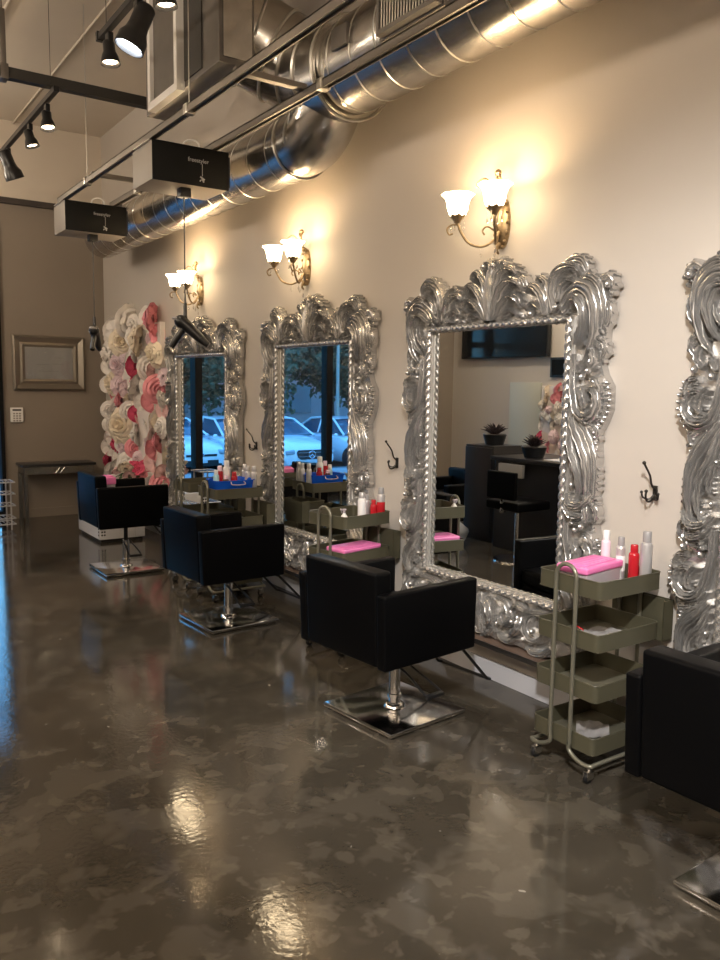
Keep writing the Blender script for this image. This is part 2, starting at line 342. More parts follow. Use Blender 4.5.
def ornament(bm):
    for sg in (1, -1):
        def L(pts, *a, **k): leaf2(bm, [(sg*y, z) for y, z in pts], *a, **k)
        def bead(y, z, r, d=.055): ball(bm, (d, sg*y, z), r, (1, 1, 1), 10)
        def fringe(pts, r=.011, n=9, d=.04):
            for p in catmull([(0, a, b) for a, b in pts], n): ball(bm, (d, sg*p.y, p.z), r, (1.3, 1.2, .8), 8)
        # --- top corner: sweeping leaves over the corner, drooping down
        L([(.44, 1.86), (.50, 1.93), (.58, 1.95), (.655, 1.90), (.675, 1.80), (.65, 1.70), (.59, 1.63)], .040, .050, lob=6, fl=4, rise=.015)
        L([(.47, 1.85), (.53, 1.90), (.59, 1.89), (.62, 1.82), (.60, 1.74), (.555, 1.68)], .026, .060, lob=5, rise=.02)
        L([(.52, 1.97), (.60, 2.00), (.68, 1.96), (.715, 1.88), (.715, 1.80), (.69, 1.74)], .026, .040, lob=6)
        L([(.60, 1.84), (.58, 1.78), (.545, 1.74), (.54, 1.69)], .020, .045)
        L(spir(.565, 1.885, .045, .012, 200, -130), .017, .055, kind='scroll')
        # corner nub
        L([(.64, 1.93), (.70, 1.985), (.745, 1.985), (.762, 1.95), (.735, 1.925)], .027, .035, fl=2, lob=4)
        bead(.742, 1.955, .018)
        # outer tabs
        L([(.715, 1.885), (.745, 1.85), (.74, 1.79), (.70, 1.76)], .020, .025, lob=3)
        L([(.66, 1.72), (.715, 1.705), (.725, 1.665), (.69, 1.63)], .022, .025, lob=4)
        # crest beside the corner
        L([(.40, 1.86), (.385, 1.95), (.40, 2.02), (.45, 2.06), (.52, 2.055), (.555, 2.01)], .030, .045, lob=6, rise=.01)
        L([(.42, 2.035), (.48, 2.085), (.55, 2.08), (.585, 2.035), (.57, 1.99)], .028, .035, lob=5)
        L([(.43, 1.90), (.44, 1.96), (.48, 1.995), (.525, 1.985), (.54, 1.95)], .022, .055, lob=4)
        L([(.40, 1.85), (.44, 1.87), (.475, 1.865), (.49, 1.84)], .016, .05)
        bead(.41, 1.875, .018); bead(.455, 1.845, .012)
        # inner fan of the side palmette
        L([(.35, 1.85), (.34, 1.92), (.30, 1.975), (.25, 1.985), (.225, 1.955)], .027, .05, lob=5, rise=.01)
        L([(.36, 1.84), (.325, 1.88), (.28, 1.905), (.245, 1.89), (.24, 1.865)], .021, .05, lob=4)
        L([(.37, 1.85), (.37, 1.93), (.345, 2.00), (.30, 2.03), (.265, 2.015)], .020, .04, lob=5)
        L([(.36, 1.84), (.33, 1.85), (.30, 1.845)], .014, .045)
        bead(.255, 1.855, .016)
        # --- central palmette
        L([(.02, 1.84), (.045, 1.93), (.085, 2.00), (.14, 2.03), (.185, 2.01), (.195, 1.97)], .026, .055, lob=6, rise=.015)
        L([(.03, 1.84), (.07, 1.90), (.12, 1.945), (.165, 1.945), (.19, 1.915), (.18, 1.885)], .023, .055, lob=5, rise=.01)
        L([(.04, 1.835), (.085, 1.865), (.13, 1.88), (.165, 1.865), (.165, 1.84)], .018, .05, lob=4)
        L([(.015, 1.90), (.03, 1.99), (.06, 2.065), (.105, 2.095), (.145, 2.08), (.15, 2.045)], .024, .05, lob=5, rise=.01)
        L([(.01, 2.0), (.015, 2.07), (.04, 2.12), (.075, 2.13), (.09, 2.10)], .020, .045, lob=4)
        L(spir(.035, 2.115, .038, .010, 250, -60), .016, .05, kind='scroll'); bead(.035, 2.115, .013, .085)
        bead(.055, 1.845, .014); bead(.21, 1.845, .012)
        L([(.17, 2.05), (.20, 2.03), (.215, 1.99), (.205, 1.96)], .018, .035)
        # --- side: C scroll below the corner
        for (cz, k) in ((1.46, 1.0), (.78, .92)):
            cy = .652
            L([(.535, cz+.20), (.54, cz+.08)] + spir(cy, cz, .092*k, .022, 190, 560, 12), .030*k, .058, kind='scroll', lob=11, fl=4, n=38)
            L(spir(cy, cz-.004, .108*k, .098*k, 200, 395, 8), .014, .035, kind='x', lob=8)
            fringe(spir(cy+.005, cz, .118*k, .120*k, 245, 400, 7), .0125, 13)
            L([(.60, cz+.055), (.63, cz+.02), (.64, cz-.02), (.62, cz-.045)], .020, .07, fl=3)
            L([(.66, cz+.09), (.70, cz+.085), (.725, cz+.05), (.72, cz+.01)], .020, .05, lob=4)
            # shell ear on the outside
            for q in range(6): L([(.70, cz+.06-.028*q), (.735, cz+.065-.028*q), (.75, cz+.06-.028*q)], .014, .032, fl=1, n=8, m=6)
            # small leaves above the scroll
            L([(.64, cz+.13), (.67, cz+.165), (.66, cz+.21), (.62, cz+.225)], .022, .05, lob=4)
            L([(.57, cz+.12), (.59, cz+.16), (.62, cz+.17)], .018, .05, lob=3)
            bead(.595, cz+.10, .017); bead(.665, cz+.125, .015, .08)
        # --- long drooping leaves between the scrolls
        for (z0, z1, wsc) in ((1.37, .96, 1.0), (.68, .42, .85)):
            H = z0-z1
            L([(.535, z0+.02), (.575, z0-.10*H), (.655, z0-.38*H), (.672, z0-.70*H), (.64, z1)], .028*wsc, .050, lob=7, rise=.012)
            L([(.555, z0), (.63, z0-.12*H), (.695, z0-.40*H), (.70, z0-.75*H), (.685, z1+.02)], .024*wsc, .034, lob=7)
            L([(.535, z0-.06*H), (.56, z0-.28*H), (.61, z0-.50*H), (.625, z0-.72*H), (.60, z0-.88*H)], .022*wsc, .058, lob=6, rise=.01)
            L([(.535, z0-.22*H), (.56, z0-.42*H), (.575, z0-.55*H), (.56, z0-.66*H)], .018, .05, lob=4)
            fringe([(.64, z0-.01), (.68, z0-.12*H), (.70, z0-.30*H)], .011, 7)
            L(spir(.572, z0-.82*H, .036, .010, 60, -260), .013, .05, kind='scroll', n=22)
            L([(.60, z0), (.665, z0-.02), (.70, z0-.10*H), (.69, z0-.2*H)], .022, .03, lob=4)
        # --- cluster between long leaves and lower scroll
        L([(.535, 1.04), (.57, 1.00), (.63, .99), (.68, 1.02), (.70, 1.06)], .024, .055, lob=6, rise=.015)
        L([(.54, 1.00), (.58, .955), (.64, .945), (.69, .97)], .024, .06, lob=6, rise=.01)
        L([(.55, .95), (.60, .915), (.655, .92), (.69, .945)], .018, .05, lob=5)
        L([(.69, 1.00), (.72, .98), (.715, .935), (.68, .915)], .021, .03, lob=4)
        bead(.555, .955, .018); bead(.60, 1.04, .015); bead(.555, 1.08, .013)
        # --- bottom corner
        L([(.54, .50), (.585, .47), (.645, .46), (.675, .41), (.65, .35), (.60, .33)], .026, .055, lob=6)
        L([(.60, .43), (.65, .38), (.675, .31), (.64, .255), (.58, .25)], .030, .05, lob=6, rise=.01)
        L(spir(.565, .40, .075, .015, 130, -250, 11), .022, .055, kind='scroll', n=30, lob=8)
        L([(.66, .44), (.71, .40), (.715, .35), (.68, .32)], .020, .03, lob=4); bead(.565, .40, .016, .085)
        # --- bottom rail: C scrolls and leaves
        L([(.50, .46), (.44, .455)] + spir(.375, .365, .085, .018, 80, 450, 12), .025, .055, kind='scroll', n=36, lob=10)
        L([(.46, .30), (.41, .255), (.34, .245), (.29, .275)], .022, .04, lob=6); bead(.375, .365, .015, .085)
        L([(.30, .445), (.25, .455), (.21, .43), (.20, .385)], .022, .05, lob=5)
        L([(.27, .41), (.27, .36), (.235, .315), (.185, .30)], .022, .055, lob=5, rise=.01)
        L([(.10, .465), (.17, .455)] + spir(.155, .385, .062, .014, 60, -250, 10), .020, .055, kind='scroll', n=30, lob=8)
        L([(.25, .29), (.20, .26), (.14, .26), (.10, .285)], .019, .04, lob=5)
        L([(.0, .44), (.05, .42), (.075, .37), (.06, .32), (.02, .28)], .024, .055, lob=5, rise=.01)
        L([(.08, .31), (.05, .265), (.0, .25)], .018, .045, lob=3); bead(.235, .375, .014, .08); bead(.10, .33, .013)
        # small scrolls hugging the rope along the sides
        for z in (1.60, 1.24, .90, .58): bead(.536, z, .012, .06)
    # central stem and crown
    leaf2(bm, [(0, 1.835), (.002, 1.95), (0, 2.06), (0, 2.12)], .020, .075, fl=1, lob=1)
    leaf2(bm, [(0, 2.06), (0, 2.11), (0, 2.155)], .045, .05, fl=4, lob=2)
    leaf2(bm, [(0, .47), (0, .40), (0, .33), (0, .25)], .030, .065, fl=3, lob=4)
HALF = [(0, .245), (.12, .235), (.24, .245), (.34, .235), (.44, .245), (.56, .235), (.66, .25), (.705, .33), (.70, .42), (.675, .50), (.70, .62), (.745, .69), (.755, .80), (.72, .87), (.70, .93), (.715, 1.0),
        (.70, 1.06), (.71, 1.2), (.695, 1.31), (.735, 1.36), (.765, 1.42), (.762, 1.52), (.72, 1.57), (.69, 1.64), (.72, 1.69), (.725, 1.76), (.745, 1.82), (.73, 1.90), (.755, 1.95), (.73, 1.99),
        (.66, 1.985), (.60, 2.02), (.56, 2.075), (.48, 2.085), (.42, 2.05), (.36, 2.01), (.29, 2.035), (.23, 1.995), (.19, 2.03), (.15, 2.085), (.09, 2.125), (.04, 2.15)]
def backplate(bm):
    out = HALF + [(0, 2.155)] + [(-a, b) for a, b in HALF[::-1][:-1]]
    hi, bo, to = HW+.012, ZB-.012, ZT+.012
    def inner(y, z):
        cy, cz = 0, (bo+to)/2; dy, dz = y, z-cz; k = min(hi/abs(dy) if abs(dy) > 1e-6 else 9, ((to-bo)/2)/abs(dz) if abs(dz) > 1e-6 else 9)
        return dy*k, cz+dz*k
    fine = []
    for i in range(len(out)):
        a, b = out[i], out[(i+1) % len(out)]
        for j in range(4): fine.append((a[0]+(b[0]-a[0])*j/4, a[1]+(b[1]-a[1])*j/4))
    n = len(fine); V = {}
    for key, d in (('f', .040), ('b', .0)):
        V['o'+key] = [bm.verts.new((d, y, z)) for y, z in fine]
        V['i'+key] = [bm.verts.new((d, *inner(y, z))) for y, z in fine]
    for i in range(n):
        j = (i+1) % n
        bm.faces.new((V['of'][i], V['of'][j], V['if'][j], V['if'][i])); bm.faces.new((V['ob'][i], V['ib'][i], V['ib'][j], V['ob'][j]))
        bm.faces.new((V['of'][i], V['ob'][i], V['ob'][j], V['of'][j])); bm.faces.new((V['if'][i], V['if'][j], V['ib'][j], V['ib'][i]))
def rope(bm):
    y, b, t = HW+.006, ZB-.006, ZT+.006; pts = []
    def seg(a, c, n): return [Vector(a).lerp(Vector(c), i/n) for i in range(n)]
    pts = seg((.061, -y, b), (.061, y, b), 120) + seg((.061, y, b), (.061, y, t), 165) + seg((.061, y, t), (.061, -y, t), 120) + seg((.061, -y, t), (.061, -y, b), 165)
    n = len(pts); S = 10; rings = []; s = 0
    for i, p in enumerate(pts):
        d = (pts[(i+1) % n]-pts[i-1]).normalized(); X = Vector((1, 0, 0)); v = d.cross(X).normalized()
        ring = []
        for k in range(S):
            a = 2*PI*k/S; r = .0145*(1+.22*math.cos(2*a-2*PI*s/.042)); ring.append(bm.verts.new(p+(X*math.cos(a)+v*math.sin(a))*r))
        rings.append(ring); s += (pts[(i+1) % n]-p).length
    for i in range(n):
        A, B = rings[i], rings[(i+1) % n]
        for k in range(S): bm.faces.new((A[k], A[(k+1) % S], B[(k+1) % S], B[k]))
def fillet(bm):
    y, b, t = HW, ZB, ZT
    def fr(x0, x1, g0, g1):
        bb(bm, x0, x1, -y-g1, -y+g0, b-g1, t+g1); bb(bm, x0, x1, y-g0, y+g1, b-g1, t+g1)
        bb(bm, x0, x1, -y+g0, y-g0, b-g1, b+g0); bb(bm, x0, x1, -y+g0, y-g0, t-g0, t+g1)
    fr(.028, .056, 0, .018); fr(.030, .038, .010, 0)
MIRX = WX
mirs = [(6.51, 'carved silver baroque mirror beside the flower panel, farthest of the four mirrors'),
        (4.71, 'carved silver baroque mirror showing the white car with round star emblem, second farthest'),
        (2.965, 'largest fully visible carved silver baroque mirror, reflecting the television and black counter'),
        (1.195, 'carved silver baroque mirror cut off by the right edge of the photo')]
m0 = thing('wall_mirror', mirs[0][1], 'mirror', (WX-.030, mirs[0][0], -.06), PI+math.radians(2.0), 'baroque silver mirrors along the wall')
def fr_all(b):
    backplate(b); ornament(b)
    e = HW+.02
    for v in b.verts:      # tighten the carving towards the opening
        y, z = v.co.y, v.co.z
        if abs(y) > e: v.co.y = math.copysign(e+(abs(y)-e)*.80, y)
        if z > ZT+.02: v.co.z = ZT+.02+(z-ZT-.02)*.93
        v.co.x = v.co.x if v.co.x < .041 else .041+(v.co.x-.041)*1.28
one('carved_frame', fr_all, 'silver', m0); one('rope_moulding', rope, 'silver', m0); one('inner_fillet', fillet, 'silverflat', m0, False)
tag(one('mirror_glass', lambda b: bb(b, .022, .034, -HW-.005, HW+.005, ZB-.005, ZT+.005), 'mirror', m0, False), 'plain reflecting mirror glass')
for y, lab in mirs[1:]: dup(m0, (WX-.001, y, -.03 if y > 4 else 0), PI, lab)
# ledges the mirrors stand on
led = thing('wall_ledge', 'narrow glossy brown ledge with dark edge under the mirror by the flower panel', 'ledge', (WX, 6.51, -.06), PI, 'ledges under the mirrors')
one('ledge_top', lambda b: bb(b, .001, .112, -.80, .80, .222, .232, .002), 'glossledge', led, False)
one('ledge_edge', lambda b: bb(b, .112, .118, -.80, .80, .208, .234, .002), 'ledgeedge', led, False)
for y in (-.6, .6): one('bracket', lambda b: bb(b, .001, .10, y-.01, y+.01, .19, .2215), 'ledgeedge', led, False)
for y, l in ((4.71, 'narrow glossy brown ledge under the mirror showing the white car with the star emblem'), (2.965, 'narrow glossy brown ledge with dark edge under the largest fully visible mirror'), (1.195, 'narrow glossy brown ledge under the mirror cut off by the right edge')):
    dup(led, (WX, y, -.03 if y > 4 else 0), PI, l)

# ================================================================= SCONCES (two lit bell shades each)
def make_sconce(y, label):
    s = thing('wall_sconce', label, 'wall lamp', (WX, y, 2.33), PI, 'lit two-light wall sconces')
    def plate(b):
        lathe(b, [(.001, .035), (.02, .034), (.035, .026), (.052, .018), (.06, .006), (.06, 0)], (0, 0, -.02), 24, 'x', (.75, 2.0))
        for a in range(14):
            an = 2*PI*a/14; ball(b, (.02, .045*math.cos(an), -.02+.118*math.sin(an)), .010, (1, 1, 1), 8)
        tube(b, [(.03, 0, -.12), (.045, 0, -.15), (.03, 0, -.17)], lambda t: .012*(1-.6*t), 8, 8)
        ball(b, (.035, 0, .10), .016)
    one('wall_plate', plate, 'antique', s)
    def finial(b):
        tube(b, [(.03, 0, .08), (.05, 0, .13), (.055, 0, .17), (.05, 0, .20)], lambda t: .008, 8, 10)
        lathe(b, [(.001, 0), (.012, .004), (.018, .018), (.012, .03), (.001, .036)], (.05, 0, .195), 12)
        for q in (-1, 1): tube(b, [(.05, 0, .10), (.07, q*.02, .16), (.09, q*.05, .19), (.11, q*.075, .175), (.11, q*.085, .155), (.10, q*.075, .15)], .0042, 8, 20)
    one('scroll_finial', finial, 'antique', s)
    for q in (-1, 1):
        X, Y = .19, q*.13
        def arm(b):
            tube(b, [(.03, 0, -.06), (.06, q*.015, -.11), (.10, q*.05, -.135), (.145, q*.095, -.115), (.175, q*.12, -.06), (.19, q*.13, -.015)], .0065, 10, 26)
            tube(b, [(.185, q*.128, -.03), (.21, q*.15, -.03), (.225, q*.165, -.05), (.215, q*.16, -.075), (.20, q*.15, -.07)], .0045, 8, 18)
            tube(b, [(.05, q*.01, -.06), (.085, q*.03, -.04), (.10, q*.045, -.06), (.09, q*.04, -.08)], .0045, 8, 16)
        one('arm', arm, 'antique', s)
        cu = one('leaf_cup', lambda b: lathe(b, [(.001, -.025), (.014, -.022), (.022, -.006), (.034, .006), (.040, .028), (.037, .029), (.028, .010), (.001, .006)], (X, Y, 0), 20, wave=lambda a, z: .10*math.cos(6*a)*(z > 0)), 'antique', s)
        one('glass_shade', lambda b: lathe(b, [(.028, .008), (.040, .018), (.050, .045), (.054, .075), (.062, .098), (.080, .114), (.0785, .1145), (.060, .1005), (.051, .077), (.047, .045), (.037, .020), (.026, .011)], (X, Y, 0), 28, wave=lambda a, z: .025*math.cos(8*a)*max(0, (z-.07)/.03)), 'shade', s)
        one('bulb', lambda b: lathe(b, [(.004, .0), (.010, .02), (.016, .042), (.013, .058), (.001, .066)], (X, Y, .008), 12), 'bulb', s)
        l = bpy.data.lights.new('sconce_lamp', 'POINT'); l.energy = 4.2; l.color = (1, .68, .36); l.shadow_soft_size = .018
        lo = bpy.data.objects.new('sconce_lamp', l); COL.objects.link(lo); lo.parent = s; lo.location = (X, Y, .088)
        for k in range(4):
            a = 2*PI*k/4+.4; cx, cy = X+.036*math.cos(a), Y+.036*math.sin(a)
            def drops(b):
                tube(b, [(cx, cy, 0), (cx, cy, -.03)], .0012, 5); lathe(b, [(.0005, -.02), (.006, -.008), (.0005, .012)], (cx, cy, -.045), 6)
            one('crystal_drop', drops, 'crystal', s)
    for (cx, cy, z) in ((.06, 0, -.16), (.10, .05, -.15), (.10, -.05, -.15), (.035, 0, -.19)):
        def drops2(b):
            tube(b, [(cx, cy, z+.03), (cx, cy, z)], .0012, 5); lathe(b, [(.0005, -.024), (.007, -.008), (.0005, .014)], (cx, cy, z-.014), 6)
        one('crystal_drop', drops2, 'crystal', s)
    return s
make_sconce(2.97, 'lit two-light wall sconce above the largest fully visible mirror, nearest of the three')
make_sconce(4.86, 'lit two-light wall sconce above the star-emblem car mirror, middle of the three')
make_sconce(6.66, 'lit two-light wall sconce beside the flower panel, farthest of the three, behind the dryer cord')

# ================================================================= SALON CHAIRS
CHG = 'black box-shaped salon chairs along the mirrors'
def make_chair(label, loc, rz, lift=0, bo=(0, 0)):
    c = thing('salon_chair', label, 'chair', loc, rz, CHG)
    def base(b):
        bx(b, (0, 0, .018), (.47, .47, .02), .006, 2); lathe(b, [(.001, .046), (.038, .045), (.046, .040), (.050, .031), (.052, .028)], (0, 0, 0), 28)
    one('base_plate', base, 'chrome', c)
    one('rubber_pad', lambda b: bx(b, (0, 0, .004), (.44, .44, .008), .001), 'blackmet', c, False)
    one('lower_post', lambda b: [cyl(b, (0, 0, .03), (0, 0, .245), .027, 24), lathe(b, [(.027, .07), (.033, .072), (.033, .088), (.027, .09)], (0, 0, 0), 24)], 'chrome', c)
    one('piston', lambda b: [cyl(b, (0, 0, .20), (0, 0, .285+lift), .016, 18), bb(b, -.09, .09, -.09, .09, .268+lift, .288+lift, .004)], 'blackmet', c)
    def lever(b):
        tube(b, [(-.03, -.03, .24), (-.05, -.14, .225), (-.06, -.24, .18), (-.05, -.272, .165), (.02, -.272, .165), (.03, -.24, .18), (.02, -.12, .225), (.01, -.03, .26)], .006, 8, 34)
        bx(b, (-.015, -.274, .163), (.10, .024, .018), .006)
    one('pump_lever', lever, 'blackmet', c)
    z = lift
    def sl(b, x0, x1, y0, y1, z0, z1, bev):   # slightly flared box
        t = bmesh.new(); bb(t, x0, x1, y0, y1, z0, z1, bev, 3)
        tm = bpy.data.meshes.new('t'); t.to_mesh(tm); t.free(); b.from_mesh(tm); bpy.data.meshes.remove(tm)
    def flare(o):
        for v in o.data.vertices:
            k = (v.co.z-(.29+z))/.40; v.co.x -= .016*k*(v.co.x < -.05); v.co.y *= 1+.015*k; v.co.x += bo[0]; v.co.y += bo[1]
        return o
    flare(one('backrest', lambda b: sl(b, -.277, -.185, -.240, .240, .290+z, .696+z, .016), 'leather', c))
    for q in (-1, 1):
        flare(one('armrest', lambda b: sl(b, -.277, .277, min(q*.2415, q*.295), max(q*.2415, q*.295), .285+z, .610+z, .012), 'leather', c))
    flare(one('seat', lambda b: [sl(b, -.184, .262, -.240, .240, .29+z, .36+z, .01), sl(b, -.183, .27, -.240, .240, .361+z, .45+z, .028)], 'leather', c))
    def foot(b):
        tube(b, [(.18, -.16, .28+z), (.28, -.16, .24+z), (.46, -.165, .10), (.49, -.16, .088), (.49, -.10, .088), (.49, .10, .088), (.49, .16, .088), (.46, .165, .10), (.28, .16, .24+z), (.18, .16, .28+z)], .008, 8)
    one('footrest', foot, 'blackmet', c)
    return c
C4X, C4Y = 2.31, 1.215
ch = [make_chair('black salon chair with pink lidded box behind its arm, farthest of the four', (2.08, 6.40, 0), 0, .095, (0, .06)),
      make_chair('black salon chair before the mirror showing the star-emblem car, second farthest', (2.165, 4.64, 0), math.radians(3), .045, (-.05, -.02)),
      make_chair('black salon chair fully in view before the largest visible mirror, on a square chrome plate', (2.19, 2.89, 0), math.radians(6), .045, (-.04, .015)),
      make_chair('black salon chair cut off by the right edge of the photo, nearest of all', (2.34, 1.12, 0), math.radians(2), .045, (C4X-2.34, C4Y-1.13))]
# ================================================================= TROLLEYS (local: x 0..0.37 handle end at x=0, y 0..0.31)
TIERS = [(.113, .18), (.322, .389), (.519, .586), (.722, .79)]
def make_trolley(label, loc, rz=0):
    t = thing('tool_trolley', label, 'trolley', loc, rz, 'olive metal tool trolleys between the chairs')
    Lx, Ly = .37, .31
    for z0, z1 in TIERS:
        def tray(b):
            w_ = .0025
            def wall(z0_, z1_, off):
                pts = []
                r = .022
                for cx, cy, a0 in ((Lx-r, Ly-r, 0), (r, Ly-r, 90), (r, r, 180), (Lx-r, r, 270)):
                    for k in range(5):
                        a = math.radians(a0+22.5*k); pts.append((cx+(r-off)*math.cos(a), cy+(r-off)*math.sin(a)))
                return pts
            o, i_ = wall(0, 0, 0), wall(0, 0, w_); n = len(o)
            V = [[b.verts.new((p[0], p[1], z)) for p in q] for q, z in ((o, z0), (o, z1), (i_, z1), (i_, z0+.002))]
            for a in range(3):
                for k in range(n): b.faces.new((V[a][k], V[a][(k+1) % n], V[a+1][(k+1) % n], V[a+1][k]))
            for k in range(n): b.faces.new((V[0][k], V[0][(k+1) % n], V[3][(k+1) % n], V[3][k]))
            tube(b, [(p[0], p[1], z1) for p in o], .0028, 6, closed=True)
        tr = one('tray', tray, 'olive', t)
        one('mesh_bottom', lambda b: bb(b, .004, Lx-.004, .004, Ly-.004, z0+.001, z0+.003), 'mesh', tr, False)
    for (x, top, lab) in ((-.012, .836, 1), (Lx+.012, .775, 0)):
        s = 1 if lab else -1; y1, y2 = .105, .205
        pts = [(x, y1, .13)]+[(x, y1, top-.055)]+[(x, (y1+y2)/2-.05*math.cos(PI*k/8), top-.05+.05*math.sin(PI*k/8)) for k in range(9)]+[(x, y2, top-.055), (x, y2, .13)]
        one('upright_loop', lambda b: tube(b, pts, .0085, 10), 'olivetube', t)
    for q, (ya, yb) in enumerate(((.105, .005), (.205, .305))):
        def rail(b):
            pts = [(-.012, ya, .14), (-.012, ya, .105), (-.012, (ya+yb)/2, .078), (-.005, yb, .075), (.04, yb, .075), (Lx-.04, yb, .075), (Lx+.005, yb, .075), (Lx+.012, (ya+yb)/2, .078), (Lx+.012, ya, .105), (Lx+.012, ya, .14)]
            tube(b, pts, .0085, 10, 50)
        one('base_rail', rail, 'olivetube', t)
    for x in (.01, Lx-.01):
        for y in (.02, Ly-.02):
            c = one('castor', lambda b: [cyl(b, (x, y, .068), (x, y, .045), .009, 10), bb(b, x-.022, x+.014, y-.012, y-.009, .018, .05), bb(b, x-.022, x+.014, y+.009, y+.012, .018, .05), bb(b, x-.02, x+.014, y-.012, y+.012, .046, .05)], 'chrome', t)
            one('wheel', lambda b: lathe(b, [(.001, -.008), (.019, -.008), (.022, -.005), (.022, .005), (.019, .008), (.001, .008)], (x-.008, y, .0225), 18, 'y'), 'blackmet', c)
    def sb(b):
        x0, x1, y0, y1, z0, z1 = Lx+.023, Lx+.088, .0, .25, .50, .665
        bb(b, x0, x0+.003, y0, y1, z0, z1+.01); bb(b, x1-.003, x1, y0, y1, z0, z1); bb(b, x0, x1, y0, y0+.003, z0, z1); bb(b, x0, x1, y1-.003, y1, z0, z1); bb(b, x0, x1, y0, y1, z0, z0+.003)
    one('side_bin', sb, 'olive', t, False)
    return t
T4 = (2.395, 1.905, 0); T3 = (2.395, 3.635, 0); T2 = (2.265, 5.05, 0); R3 = math.radians(11)
tro4 = make_trolley('olive four-tier trolley in front of the right end of the largest visible mirror', T4)
tro3 = dup(tro4, T3, R3, 'olive tiered trolley behind the chair fully in view, pink box on its second tray')
tro1 = dup(tro4, (2.25, 5.49, 0), 0, 'olive tiered trolley behind the one with the blue basin, mostly hidden')
tro2 = dup(tro4, T2, 0, 'olive tiered trolley with a blue basin on top beside the farthest mirror')

def bottle(label, loc, r, h, mat, capmat, kind='cap', band=None):
    r *= 1.13; h *= 1.03
    t = thing('bottle', label, 'bottle', loc, 0)
    nh = h*.80
    if kind == 'spray':
        one('bottle_body', lambda b: lathe(b, [(.001, 0), (r*.95, .001), (r, .006), (r, h*.45), (r*.8, h*.58), (r*.35, h*.70), (r*.35, h*.74), (.001, h*.745)], (0, 0, 0), 20), mat, t)
        one('spray_head', lambda b: [cyl(b, (0, 0, h*.74), (0, 0, h*.88), r*.38, 12), bx(b, (-r*.35, 0, h*.92), (r*1.7, r*.6, h*.09), .003), tube(b, [(-r*.8, 0, h*.90), (-r*.9, 0, h*.80), (-r*.7, 0, h*.74)], .003, 6)], capmat, t)
        return t
    one('bottle_body', lambda b: lathe(b, [(.001, 0), (r*.94, .001), (r, .005), (r, nh-.012), (r*.93, nh-.004), (r*.72, nh), (r*.66, nh+.002), (.001, nh+.003)], (0, 0, 0), 24), mat, t)
    one('cap', lambda b: lathe(b, [(.001, nh+.001), (r*.70, nh+.001), (r*.72, nh+.004), (r*.70, h-.004), (r*.60, h), (.001, h)], (0, 0, 0), 20), capmat, t)
    if band: one('label_band', lambda b: lathe(b, [(r+.0004, nh*.30), (r+.0008, nh*.31), (r+.0008, nh*.72), (r+.0004, nh*.73)], (0, 0, 0), 24), band, t)
    return t
tz = .7255
def onT(T, x, y, z=tz):
    a = R3 if T is T3 else 0
    return (T[0]+x*math.cos(a)-y*math.sin(a), T[1]+x*math.sin(a)+y*math.cos(a), z)
def lidbox(name, label, loc, sx, sy, h, rz=0, lid='pink', body='clearp'):
    t = thing(name, label, 'box', loc, rz)
    one('box_body', lambda b: bx(b, (0, 0, h*.40), (sx*.93, sy*.93, h*.80), .012, 3), body, t)
    def ld(b):
        bx(b, (0, 0, h*.82), (sx, sy, h*.30), .010, 3); bx(b, (0, 0, h*.97), (sx*.80, sy*.72, h*.10), .006, 2)
        for k in range(-3, 4): bx(b, (sx*.11*k, 0, h*1.02), (sx*.03, sy*.6, h*.03), .001, 1)
    one('lid', ld, lid, t)
    return t
# nearest trolley
lidbox('lidded_box', 'long pink lidded plastic box on the top tray of the nearest trolley', onT(T4, .160, .185), .27, .14, .10, math.radians(8))
bottle('pale pink bottle with white cap on the nearest trolley, behind the pink box', onT(T4, .315, .235), .017, .195, 'pinkb', 'whiteb')
bottle('slim silver bottle with grey cap beside the red bottle on the nearest trolley', onT(T4, .322, .165), .0165, .178, 'silverb', 'greycap', band='whiteb')
bottle('red bottle with red cap standing on the nearest trolley', onT(T4, .335, .110), .019, .155, 'red', 'red')
bottle('tallest silver bottle with grey cap on the nearest trolley, by the wall end', onT(T4, .338, .055), .021, .215, 'silverb', 'greycap')
def clip(b): tube(b, [(-.03, 0, 0), (-.01, .004, .006), (.01, -.002, .004), (.03, .002, 0)], .003, 6, 14)
tag(one('hair_tie', clip, 'red', None, loc=(T4[0]+.004, T4[1]+.10, .5935), rot=(0, 0, 1.4)), 'red hair tie lying over the rim of the nearest trolley second tray', 'hair tie')
# grey sheets in the trays, standing in for pale reflections of the mesh
def crumpled_sheet(b):
    n = 10; V = [[b.verts.new((.16*(i/n-.5), .13*(j/n-.5), .008+.005*math.sin(i*1.1+j*.7)+.003*math.cos(j*2.1))) for j in range(n+1)] for i in range(n+1)]
    for i in range(n):
        for j in range(n): b.faces.new((V[i][j], V[i+1][j], V[i+1][j+1], V[i][j+1]))
f1 = one('reflection_sheet', crumpled_sheet, 'greycap', None, loc=(T4[0]+.20, T4[1]+.14, .5255)); tag(f1, 'crumpled grey sheet standing in for mesh reflections in the second tray of the nearest trolley', 'foil sheet')
f2 = f1.copy(); COL.objects.link(f2); f2.location = (T4[0]+.18, T4[1]+.15, .1195); f2.rotation_euler = (0, 0, .7); f2['label'] = 'crumpled grey sheet standing in for mesh reflections in the bottom tray of the nearest trolley'
